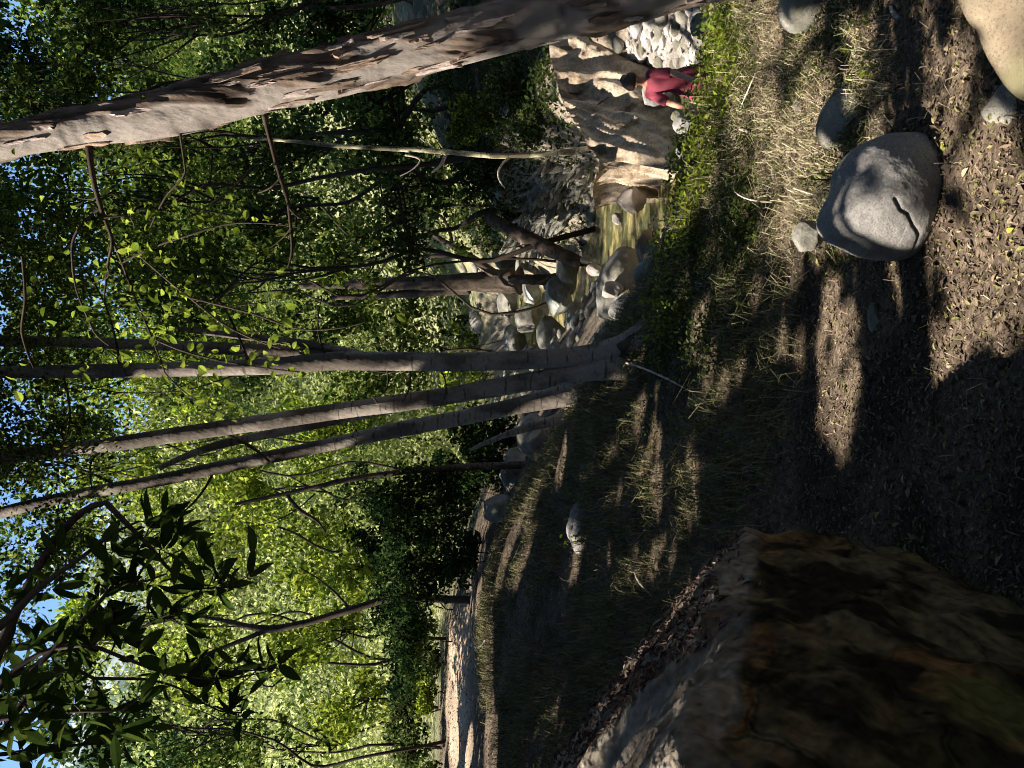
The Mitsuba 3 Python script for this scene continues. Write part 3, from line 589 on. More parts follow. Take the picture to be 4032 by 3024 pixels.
# 3. other stems one can tell apart
def lone_stem(name, stems, bark, label, rough=.14, cat='tree', twigs=(), twigbark=None):
    key = num(name)
    for k, rows in enumerate(stems):
        add(num(key + ('__trunk' if k == 0 else '__limb')), mikit.ply(tube(pxpath(rows), 10, 40, rough, 7, k), bark, smooth=True))
    for t in twigs: add(num(key + '__twig'), mikit.ply(tube(pxpath(t), 5, 10, .2, 12), twigbark or bark, smooth=True))
    add(key, None, label, cat)
    return key
lone_stem('young_tree', [[(630, 240, 16.6, 2), (628, 280, 16.5, 3), (622, 341, 16.4, 4.2), (617, 434, 16.3, 5), (612, 511, 16.2, 5.5), (613.5, 542, 16.1, 5.8), (619, 590, 15.6, 7)]], 'm_bark_mottled', 'thin straight mottled young trunk standing on top of the eroded bank', .3,
          twigs=[[(613, 405, 16.3, 2.6), (608, 420, 16.3, 2), (592, 400, 16.3, 1), ], [(612, 445, 16.2, 4), (600, 438, 16.1, 3), (596, 432, 16.0, 2)], [(611, 510, 16.2, 3), (594, 498, 16.1, 2), (580, 505, 16, 1)], [(617, 436, 16.3, 2), (630, 420, 16.3, 1)]], twigbark='m_deadwood')
lone_stem('dark_tree', [[(482, 300, 31, 6), (484, 360, 31, 10), (485, 430, 31, 15), (486, 480, 31, 20), (488, 520, 30.5, 28)], [(470, 330, 31.5, 4), (474, 400, 31.4, 8), (480, 470, 31.2, 12)], [(489, 500, 30.6, 10), (506, 478, 30.6, 8), (520, 455, 30.6, 6), (536, 428, 30.8, 4), (548, 400, 31, 2)], [(510, 472, 30.6, 6), (512, 440, 30.6, 4), (508, 400, 30.8, 3)], [(522, 452, 30.6, 4), (545, 446, 30.6, 3), (560, 420, 30.8, 2)]],
          'm_bark_dark', 'dark forked tree growing over the upstream boulders')
lone_stem('leaning_log', [[(552, 488, 25, 12), (541, 505, 24.6, 14), (526, 535, 24, 15), (512, 565, 23.4, 14), (506, 580, 23.2, 12)]], 'm_bark_dark', 'dark fallen log slanting down the bank beside bright sand', cat='log')
lone_stem('tree_stump', [[(488, 508, 27, 8), (488.5, 520, 27, 10), (488, 545, 27, 11), (489, 562, 26.6, 13)]], 'm_bark_dark', 'short dark upright snag standing before the sunny sand', .3, 'stump')
lone_stem('slender_tree', [[(264, 235, 17, 3), (268, 255, 17, 4), (282, 320, 17, 5), (287, 341, 17, 5.5), (296, 403, 17, 6), (300, 449, 17, 7), (303, 520, 16.8, 8), (304, 560, 16.5, 10)], [(276, 285, 17, 4), (258, 300, 17, 4), (246, 318, 17, 2.5), (236, 325, 17, 1.5)]], 'm_bark_dark', 'slender dark bending trunk in the shade between the slanted alder and the path',
          twigs=[[(270, 262, 17, 2), (262, 240, 17, 1)], [(280, 310, 17, 2), (292, 290, 17, 1)]])
lone_stem('forked_tree', [[(168, 470, 19, 9), (169, 440, 19, 8), (171, 403, 19, 8), (158, 350, 19, 7.5), (144, 300, 19, 7), (139, 268, 19, 7.5), (142, 245, 19, 6), (148, 222, 19, 4), (152, 190, 19, 2)], [(139, 268, 19, 6), (131, 250, 19, 5), (120, 222, 19, 4), (108, 190, 19, 2)], [(158, 350, 19, 3), (180, 330, 19, 2), (200, 300, 19, 1)]], 'm_bark_dark', 'dark curving trunk forking in two before bright yellow-green leaves')

# 4. trees and bushes behind, from the far slope forward
far_g = 'leafy trees on the far slope'
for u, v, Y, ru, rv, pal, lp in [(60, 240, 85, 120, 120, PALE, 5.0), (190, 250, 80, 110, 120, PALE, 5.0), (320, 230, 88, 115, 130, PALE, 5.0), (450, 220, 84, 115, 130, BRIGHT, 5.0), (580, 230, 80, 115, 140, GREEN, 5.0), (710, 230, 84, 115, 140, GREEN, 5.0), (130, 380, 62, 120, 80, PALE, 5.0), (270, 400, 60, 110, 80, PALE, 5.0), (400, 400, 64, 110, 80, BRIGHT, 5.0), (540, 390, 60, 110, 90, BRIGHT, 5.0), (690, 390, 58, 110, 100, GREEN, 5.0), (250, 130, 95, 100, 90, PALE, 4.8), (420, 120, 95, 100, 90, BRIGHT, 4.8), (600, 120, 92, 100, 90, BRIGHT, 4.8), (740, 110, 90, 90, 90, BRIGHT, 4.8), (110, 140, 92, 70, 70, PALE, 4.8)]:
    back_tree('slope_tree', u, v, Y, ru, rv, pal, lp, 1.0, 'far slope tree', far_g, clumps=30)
mid_g = 'leafy trees in the middle of the wood'
for u, v, Y, ru, rv, pal in [(90, 330, 38, 75, 60, BRIGHT), (40, 210, 36, 70, 70, GREEN), (230, 300, 40, 85, 80, BRIGHT), (330, 330, 44, 75, 85, BRIGHT), (430, 350, 42, 70, 70, GREEN), (480, 260, 38, 75, 80, GREEN), (560, 330, 36, 75, 80, OLIVE), (590, 210, 34, 75, 80, GREEN), (690, 330, 34, 80, 90, DARK), (720, 180, 32, 75, 85, OLIVE), (740, 60, 32, 65, 60, GREEN), (650, 90, 34, 70, 60, GREEN), (520, 130, 36, 75, 70, GREEN), (400, 210, 40, 75, 70, GREEN), (290, 180, 40, 80, 70, BRIGHT), (190, 180, 38, 70, 65, BRIGHT), (430, 80, 38, 70, 50, GREEN), (280, 90, 40, 60, 45, BRIGHT), (440, 430, 44, 60, 45, GREEN), (390, 460, 34, 40, 30, BRIGHT)]:
    back_tree('woodland_tree', u, v, Y, ru, rv, pal, 5.4, 1.15, 'mid-distance tree', mid_g, clumps=28, thin=2.2)
high_g = 'tall trees whose tops reach the open sky'
for u, v, Y, ru, rv, pal in [(60, 60, 30, 60, 55, GREEN), (150, 90, 34, 60, 50, BRIGHT), (225, 40, 30, 60, 50, GREEN), (330, 70, 32, 60, 50, GREEN), (400, 20, 28, 60, 45, GREEN), (470, 50, 30, 55, 50, GREEN), (560, 10, 28, 60, 50, OLIVE), (640, 60, 30, 60, 50, OLIVE), (700, 20, 26, 60, 50, DARK), (760, 120, 24, 45, 60, DARK), (500, 0, 26, 50, 40, OLIVE), (300, 0, 28, 50, 35, GREEN), (130, 0, 28, 50, 35, GREEN)]:
    back_tree('tall_tree', u, v, Y, ru, rv, pal, 5.6, 2.0, 'tall thin-topped tree', high_g, clumps=26, thin=1.2, trunk_px=2.5)
near_g = 'trees leaning over the stream from the far bank'
for u, v, Y, ru, rv, pal in [(560, 400, 24, 62, 55, OLIVE), (650, 380, 22, 60, 60, OLIVE), (745, 330, 20, 50, 70, DARK), (740, 230, 19, 45, 60, OLIVE), (610, 280, 23, 65, 60, OLIVE), (540, 260, 25, 60, 70, GREEN), (600, 160, 22, 70, 60, GREEN), (720, 80, 19, 60, 60, GREEN), (660, 30, 21, 60, 45, GREEN), (560, 60, 22, 70, 55, GREEN), (500, 350, 27, 50, 55, GREEN), (480, 180, 24, 60, 60, GREEN)]:
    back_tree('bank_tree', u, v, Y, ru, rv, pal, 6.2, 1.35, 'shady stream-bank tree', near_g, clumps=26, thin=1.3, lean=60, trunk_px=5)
left_g = 'trees beside the footpath'
for u, v, Y, ru, rv, pal in [(60, 350, 26, 55, 45, BRIGHT), (130, 320, 24, 60, 60, BRIGHT), (200, 350, 27, 50, 45, BRIGHT), (30, 130, 22, 60, 60, DARK), (100, 200, 26, 60, 55, BRIGHT), (270, 240, 26, 50, 60, BRIGHT), (20, 290, 23, 45, 55, GREEN)]:
    back_tree('path_tree', u, v, Y, ru, rv, pal, 6.0, 1.3, 'bright path-side tree', left_g, clumps=26, thin=1.4, trunk_px=3)
bush_g = 'dark bushes in the shade by the footpath'
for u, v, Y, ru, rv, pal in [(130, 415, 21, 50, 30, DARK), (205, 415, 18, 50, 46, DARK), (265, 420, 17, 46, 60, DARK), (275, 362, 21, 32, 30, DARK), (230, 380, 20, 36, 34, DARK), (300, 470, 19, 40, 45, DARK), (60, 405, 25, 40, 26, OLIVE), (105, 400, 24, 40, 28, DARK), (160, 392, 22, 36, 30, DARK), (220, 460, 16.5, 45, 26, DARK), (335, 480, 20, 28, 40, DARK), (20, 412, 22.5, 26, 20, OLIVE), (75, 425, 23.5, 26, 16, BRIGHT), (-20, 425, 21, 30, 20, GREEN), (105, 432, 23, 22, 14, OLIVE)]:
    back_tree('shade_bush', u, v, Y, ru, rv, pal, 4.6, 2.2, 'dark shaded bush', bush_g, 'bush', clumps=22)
bank_g = 'scrubby bushes on the far bank'
for u, v, Y, ru, rv, pal in [(650, 470, 20, 38, 34, GREEN), (710, 440, 20, 45, 35, DARK), (590, 470, 23, 35, 32, DARK), (640, 530, 18.5, 30, 24, OLIVE), (680, 505, 19, 30, 26, OLIVE), (560, 500, 26, 28, 24, DARK), (745, 480, 18, 30, 40, OLIVE), (430, 470, 40, 30, 20, GREEN), (520, 475, 28, 20, 26, GREEN), (545, 470, 29, 25, 22, OLIVE)]:
    back_tree('bank_bush', u, v, Y, ru, rv, pal, 4.2, 1.5, 'sparse far-bank bush', bank_g, 'bush', clumps=18, thin=.7)

# 5. the bay tree at the camera's left: its sprays hang into the picture, its crown shades the ground
def bay_tree():
    key = 'bay_tree'
    root = np.array([-4.6, 2.2]); bz = float(H(*root))
    tr = np.array([[*root, bz - .2, .30], [-4.7, 2.3, bz + 1.5, .24], [-4.4, 2.6, bz + 3.2, .20], [-4.0, 3.0, bz + 5.0, .13], [-3.8, 3.2, bz + 7.0, .05]])
    add(key + '__trunk', mikit.ply(tube(tr, 16, 40, .12, 5), 'm_bark_dark', smooth=True))
    to = lambda zx, zy, Y: (768 - (2016 + zy * .6076) / 3.9375, zx * .6076 / 3.9375, Y)
    sprays = [  # branch lines on the photograph, then the leaf whorls along them: (x, y, leaves, leaf length in metres)
        ([(-250, 900, 2.9), (0, 740, 2.9), (110, 640, 2.9), (200, 540, 2.9), (330, 430, 2.9), (480, 330, 2.95), (720, 150, 3.0), (900, 60, 3.0)], 11, [(380, 270, 4), (720, 260, 8), (880, 250, 7), (640, 190, 3), (540, 130, 3), (330, 480, 4), (420, 420, 5), (200, 560, 5), (20, 520, 5)]),
        ([(-250, 1150, 3.0), (0, 1080, 3.0), (250, 990, 3.0), (420, 800, 3.0), (600, 640, 3.0), (740, 480, 3.05), (980, 440, 3.05), (1080, 400, 3.1)], 8, [(740, 470, 9), (880, 480, 8), (640, 560, 6), (540, 700, 9), (700, 740, 9), (470, 800, 8), (780, 830, 7), (1000, 470, 5), (700, 560, 7), (600, 430, 5), (820, 420, 6)]),
        ([(300, 900, 3.0), (550, 860, 3.0), (760, 930, 3.0), (950, 1000, 3.0), (1170, 1070, 3.0), (1400, 1080, 3.0), (1560, 1070, 3.0), (1720, 1035, 3.0)], 5, [(1180, 1060, 8), (1400, 1040, 9), (1730, 1035, 8), (1300, 980, 6), (1520, 1000, 4), (1060, 1080, 4), (1240, 1100, 5), (1790, 980, 5), (880, 940, 5)]),
        ([(700, -60, 3.1), (800, 60, 3.1), (950, 200, 3.1), (1060, 330, 3.1), (1160, 440, 3.1), (1380, 500, 3.1), (1600, 420, 3.1)], 6, [(1000, 60, 9), (1060, 20, 8), (1140, 150, 6), (1060, 250, 8), (1180, 240, 5), (1330, 330, 4), (1390, 380, 6), (1400, 480, 9), (1330, 510, 6), (1480, 510, 6), (1620, 430, 5), (940, 100, 6), (1630, 300, 2)]),
        ([(-200, 1400, 2.8), (60, 1330, 2.8), (260, 1310, 2.8), (500, 1290, 2.8), (760, 1290, 2.8), (900, 1210, 2.8)], 7, [(250, 1310, 7), (480, 1250, 7), (150, 1200, 6), (720, 1280, 7), (740, 1420, 6), (300, 1400, 6), (60, 1200, 6), (440, 1130, 4), (380, 1040, 4), (100, 1400, 7), (900, 1240, 4)]),
        ([(-200, 950, 3.2), (50, 880, 3.2), (300, 830, 3.2), (500, 760, 3.2), (800, 800, 3.2), (1000, 700, 3.2), (1150, 640, 3.2)], 6, [(330, 800, 7), (200, 870, 7), (60, 900, 7), (100, 700, 7), (160, 1130, 6), (30, 1000, 6), (1130, 640, 8), (1060, 700, 7), (1180, 720, 5), (450, 900, 8), (600, 900, 6), (340, 950, 6)]),
        ([(500, 1020, 3.1), (620, 1080, 3.1), (900, 1080, 3.1), (1250, 1180, 3.1), (1400, 1290, 3.1), (1560, 1300, 3.1)], 4, [(1480, 1300, 7), (1600, 1200, 4), (1350, 1250, 4), (560, 1180, 6), (620, 1020, 6), (1560, 1330, 5)]),
        ([(-200, 1600, 3.0), (100, 1560, 3.0), (400, 1520, 3.0), (800, 1480, 3.0), (1100, 1400, 3.0)], 5, [(120, 1560, 7), (300, 1560, 7), (520, 1500, 6), (780, 1440, 6), (950, 1400, 5), (60, 1480, 7), (420, 1400, 5), (640, 1560, 6)])]
    made = 0
    for line, w, whorls in sprays:
        bk = num(key + '__branch')
        rows = pxpath([(*to(*q), max(1.2, w * (1 - .8 * i / (len(line) - 1)))) for i, q in enumerate(line)])
        a = rows[0, :3]; j = tr[2 if a[2] < bz + 4.5 else 3, :3]
        rows = np.vstack([[*(j * .9 + a * .1), .05], [*(j * .45 + a * .55 + np.array([0, 0, .12])), .03], rows])
        add(bk, mikit.ply(tube(rows, 7, 50, .15, 20), 'm_bark_dark', smooth=True))
        s = spline(rows, 80)[:, :3]
        for zx, zy, k in whorls:
            Y = line[-1][2] + R.uniform(-.12, .12); c = P(*to(zx, zy, Y))
            b = s[np.argmin(((s - c) ** 2).sum(1))]
            if np.linalg.norm(b - c) > .03: add(num(bk + '__twig'), mikit.ply(tube(np.array([[*b, .0035], [*((b + c) / 2 + R.normal(size=3) * .012), .0028], [*c, .0018]]), 5, 6), 'm_bark_dark', smooth=True))
            axis = nz(nz(c - b + np.array([1e-3, 0, 0])) * .5 + np.array([.35, 0, -.45]) + R.normal(size=3) * .3)
            for _ in range(k):
                d = nz(axis * .55 + unit(1)[0] * .9); l = R.uniform(.09, .155)
                nr = nz(np.cross(d, unit(1)[0]) + np.array([0, 0, .35]))
                q = c + d * (l * .5 + .008)
                if made < 300 or True:
                    vv, ff = leaf_set(q[None], d[None], nr[None], l, l * R.uniform(.25, .34), .12, .12, fine=True)
                    add(num(bk + '__leaf'), mikit.ply((vv, ff), 'm_leaf_glossy', color=colors(1, [(.03, .06, .012), (.05, .085, .018), (.08, .12, .022)], 11))); made += 1
    # crown: dense clumps up and to the left of the camera
    cc = []
    while len(cc) < 150:
        q = np.array([-6.3, 3.0, 7.2]) + unit(1)[0] * R.random() ** .4 * np.array([4.6, 6.2, 3.0])
        ins = q[1] > .3 and q[0] > -.5 * q[1] - 1.1 and q[2] < 1.7 + .72 * q[1] + .9
        if not ins and q[2] > 3.2: cc.append(q)
    vv, ff, col = crown_leaves(cc, np.full((150, 3), .95) * R.uniform(.75, 1.2, (150, 1)), 62000, .15, DARK, .42, flat=.6)
    add(key + '__crown', mikit.ply((vv, ff), 'm_leaf_glossy', color=col), kind='stuff')
    ends = [(tr[k, :3], q) for q, k in zip(cc[:60], R.integers(2, 5, 60))]
    ends = [e for e in ends if shaded(e[0] + (e[1] - e[0]) * np.linspace(.05, 1, 40)[:, None], .10).all()][:26]
    lm = [limb(a, q, .07, .012) for a, q in ends]
    add(key + '__limbs', mikit.ply(join(lm), 'm_bark_dark', smooth=True))
    add(key, None, 'bay tree with dark long pointed leaves hanging in close sprays against the sky', 'tree')
bay_tree()
def side_tree(x, y, h, r, n, label, pal=DARK, cl=70):
    """An unseen tree: dapples from the sunny side, elsewhere added to block sky light."""
    key = num('shade_tree'); bz = float(H(x, y))
    tr = np.array([[x, y, bz - .2, .2], [x + .2, y, bz + h * .4, .16], [x + .1, y + .2, bz + h * .8, .09], [x, y, bz + h, .03]])
    add(key + '__trunk', mikit.ply(tube(tr, 12, 30, .12, 5), 'm_bark_dark', smooth=True))
    cc = np.array([x, y, bz + h * .78]) + unit(cl) * R.random((cl, 1)) ** .4 * np.array([r, r, r * .62])
    keep = ~((np.abs(cc[:, 0]) < .5 * cc[:, 1] + 1.2) & (cc[:, 2] < 1.7 + .70 * cc[:, 1] + 1.0)); cc = cc[keep]
    vv, ff, col = crown_leaves(cc, np.full((len(cc), 3), r * .26), n, .29, pal, .6, flat=.6)
    add(key + '__crown', mikit.ply((vv, ff), 'm_leaf', color=col), kind='stuff')
    add(key + '__limbs', mikit.ply(join([limb(tr[2, :3], q, .05, .01) for q in [q for q in cc if shaded(tr[2, :3] + (q - tr[2, :3]) * np.linspace(.05, 1, 40)[:, None], .06).all()][:12] or [tr[2, :3] + np.array([.3, 0, 1])]]), 'm_bark_dark', smooth=True))
    add(key, None, label, 'tree', 'trees standing just beside the view')
for x, y, h, r, n in [(-9.5, 9, 9.5, 4.2, 12000), (-11.5, 15, 9.0, 4.2, 9000), (-12, 3.5, 10, 4.2, 9000), (-7.5, -3, 9, 4.4, 9000)]:
    side_tree(x, y, h, r, n, 'leafy tree standing just outside the view on the sunny side of the path')
for x, y, h, r, n in [(4.5, -4, 10, 4.8, 9000), (8.5, 1.5, 11, 5.0, 9000), (11.5, 8, 12, 5.4, 9000), (-2, -8, 10, 5, 8000), (14, 14, 16, 6, 9000), (1.5, -1, 15, 5.2, 9000), (-6, -9, 9, 5, 7000), (9, -8, 9, 5, 7000), (7, -2.5, 4.2, 3.6, 6000), (10, 3, 4.5, 3.6, 6000), (3.5, -7, 4.2, 3.6, 6000), (-1, -7.5, 4, 3.4, 6000), (-6, -5, 4, 3.4, 5000), (13, 9, 5, 3.8, 5000), (16, 22, 20, 6, 7000), (9.5, 13, 17, 5.5, 9000), (-7.5, 0, 3.6, 3.2, 5000), (-9.5, 5, 4, 3.4, 5000), (-12, 10, 4.5, 3.6, 5000), (-10, -4, 4, 3.6, 5000), (-14, 17, 5, 4, 5000)]:  # added out of view to close off the open sky
    side_tree(x, y, h, r, n, 'unseen leafy tree beside or behind the camera, added to block sky light')

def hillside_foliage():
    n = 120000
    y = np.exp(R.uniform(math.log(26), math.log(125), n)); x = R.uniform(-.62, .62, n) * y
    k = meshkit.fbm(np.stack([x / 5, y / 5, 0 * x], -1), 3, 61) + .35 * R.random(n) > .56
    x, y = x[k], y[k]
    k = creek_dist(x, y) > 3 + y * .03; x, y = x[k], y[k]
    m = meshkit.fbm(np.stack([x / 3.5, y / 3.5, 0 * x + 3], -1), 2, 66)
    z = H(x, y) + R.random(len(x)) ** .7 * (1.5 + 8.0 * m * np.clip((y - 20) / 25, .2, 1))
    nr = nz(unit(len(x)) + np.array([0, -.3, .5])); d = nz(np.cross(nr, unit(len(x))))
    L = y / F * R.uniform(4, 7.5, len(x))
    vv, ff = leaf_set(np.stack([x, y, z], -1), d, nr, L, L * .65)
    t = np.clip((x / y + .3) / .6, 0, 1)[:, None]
    col = colors(len(x), PALE, 1) * (1 - t) + colors(len(x), GREEN, 1) * t  # paler leftwards: the sunlit side is painted into the leaves
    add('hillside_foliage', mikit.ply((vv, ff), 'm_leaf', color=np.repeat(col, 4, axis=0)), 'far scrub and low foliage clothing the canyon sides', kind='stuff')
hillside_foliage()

# ------------------------------------------------------------------ rocks
_ico = {k: trimesh.creation.icosphere(subdivisions=k) for k in (1, 2, 3, 4, 5, 6)}
def rock_mesh(c, r, seed=0, sub=4, angular=5, rough=.10, yaw=0.0, tilt=0.0):
    """A boulder: a sphere cut by blunt planes, worn and roughened, then scaled to r."""
    rg = np.random.default_rng(seed + 100)
    v = np.array(_ico[sub].vertices); f = np.array(_ico[sub].faces)
    for _ in range(angular):
        n = rg.normal(size=3); n /= np.linalg.norm(n); d = rg.uniform(.62, .88)
        k = np.maximum(v @ n - d, 0)[:, None]; v = v - k * n * .9
    v = v * (1 + rough * 2.2 * (meshkit.fbm(v * 1.5 + seed, 3, seed)[:, None] - .5) + rough * .5 * (meshkit.fbm(v * 6 + seed, 3, seed + 3)[:, None] - .5))
    v = v * np.asarray(r)
    cy, sy, ct, st = math.cos(yaw), math.sin(yaw), math.cos(tilt), math.sin(tilt)
    v = v @ np.array([[ct, 0, -st], [0, 1, 0], [st, 0, ct]]).T @ np.array([[cy, -sy, 0], [sy, cy, 0], [0, 0, 1]]).T
    return v + np.asarray(c), f

def outline_rock(poly, Y, thick, seed=0, rough=.05, sub=4, back=0.0, power=1.0):
    """A boulder whose side towards the path has this outline (pixels of the photograph), THICK metres through."""
    poly = np.asarray(poly, float); c0 = poly.mean(0)
    rel = poly - c0; ang = np.arctan2(-rel[:, 1], rel[:, 0]); o = np.argsort(ang)
    ang, rad = ang[o], np.hypot(*rel.T)[o]
    ang = np.r_[ang[-1] - 2 * np.pi, ang, ang[0] + 2 * np.pi]; rad = np.r_[rad[-1], rad, rad[0]]
    v = np.array(_ico[sub].vertices); f = np.array(_ico[sub].faces)
    th = np.arctan2(v[:, 2], v[:, 0]); h = np.hypot(v[:, 0], v[:, 2])
    rr = PchipInterpolator(ang, rad)(th) * Y / F
    q = np.stack([np.cos(th) * h * rr, v[:, 1] * thick, np.sin(th) * h * rr], -1)
    w = q / max(rr.mean(), .01)
    q = q * (1 + rough * (meshkit.fbm(w * 1.6 + seed, 4, seed)[:, None] - .5) * 2)
    c = P(c0[0], c0[1], Y) + np.array([0, back, 0])
    return q + c, f

# large granite boulder on the path's edge, with its crack
GR = [(598, 838), (614, 849), (628, 872), (632, 900), (628, 925), (612, 936), (585, 940), (560, 932), (545, 930), (528, 924), (514, 912), (509, 895), (511, 876), (519, 850), (528, 832), (540, 824), (556, 824), (568, 829), (583, 836)]
v, f = outline_rock(GR, 3.42, .30, 5, .05, sub=6)
c0 = P(570, 880, 3.42)
rel = v - c0
crack_uv = np.array([P(*q, 3.2) for q in [(566, 888), (556, 895), (552, 903), (543, 910), (534, 921), (524, 925), (512, 927)]])
dmin = np.full(len(v), 9.0)
for a, b in zip(crack_uv[:-1], crack_uv[1:]):
    ab = (b - a)[[0, 2]]; w = v[:, [0, 2]] - a[[0, 2]]; t = np.clip((w @ ab) / (ab @ ab), 0, 1)
    dmin = np.minimum(dmin, np.linalg.norm(w - t[:, None] * ab, axis=1))
front = v[:, 1] < c0[1]
v[:, 1] += np.where(front, .028 * np.exp(-(dmin / .0055) ** 2), 0)
add('granite_boulder', mikit.ply((v, f), 'm_granite', smooth=True), 'large smooth grey granite boulder with a dark crack at the edge of the leafy path', 'boulder')

def outlined(label, poly, Y, thick, mat, seed, rough=.06, **k):
    add(num('boulder'), mikit.ply(outline_rock(poly, Y, thick, seed, rough, **k), mat, smooth=True), label, 'boulder')
outlined('big tan boulder cut off by the picture corner, soft sun stripes on its rounded top', [(790, 966), (768, 976), (748, 992), (726, 999), (706, 1008), (690, 1016), (676, 1026), (666, 1042), (662, 1075), (690, 1130), (780, 1150), (880, 1120), (910, 1050), (880, 985), (830, 960)], 2.2, .16, 'm_tanrock', 3, .05)
add(num('boulder'), mikit.ply(rock_mesh(onground(662, 1000) + np.array([0, 0, -.045]), (.115, .13, .085), 8, 4, 9, .12, .4, .15), 'm_greyrock', smooth=30), 'flat dark grey rock half buried in the litter beside the tan boulder', 'boulder')
outlined('low grey-green rock in shade just behind the granite boulder', [(622, 832), (634, 824), (652, 823), (668, 829), (678, 838), (672, 850), (655, 856), (636, 856), (624, 848)], 4.15, .22, 'm_greyrock', 12)
outlined('dark green-grey rock at the picture edge above the grass, one lit corner', [(742, 795), (752, 784), (772, 782), (792, 790), (796, 812), (784, 828), (764, 830), (748, 820), (740, 808)], 4.5, .22, 'm_greyrock', 17)
add(num('boulder'), mikit.ply(rock_mesh(P(533, 808, 4.25), (.10, .09, .085), 23, 4, 10, .14, .5, -.5), 'm_greyrock', smooth=25), 'small pointed grey rock poking through dry grass by the granite boulder', 'boulder')
outlined('long low pale rock with a bright sunlit end lying in the shaded slope', [(210, 586), (214, 577), (228, 570), (246, 568), (260, 572), (268, 582), (264, 592), (240, 594), (220, 592)], 9.9, .3, 'm_granite', 24, .04)
add(num('boulder'), mikit.ply(rock_mesh(onground(450, 876) + np.array([0, 0, .005]), (.085, .055, .03), 27, 3, 10, .12, -.5, .2), 'm_greyrock', smooth=25), 'small dark wedge-shaped stone lying on the shady path', 'boulder')
add(num('boulder'), mikit.ply(rock_mesh(onground(352, 1006) + np.array([0, 0, -.02]), (.075, .06, .035), 31, 3, 8, .12, .3, .1), 'm_greyrock', smooth=25), 'half-buried grey stone in the darkest part of the path near the bottom of the litter', 'boulder')
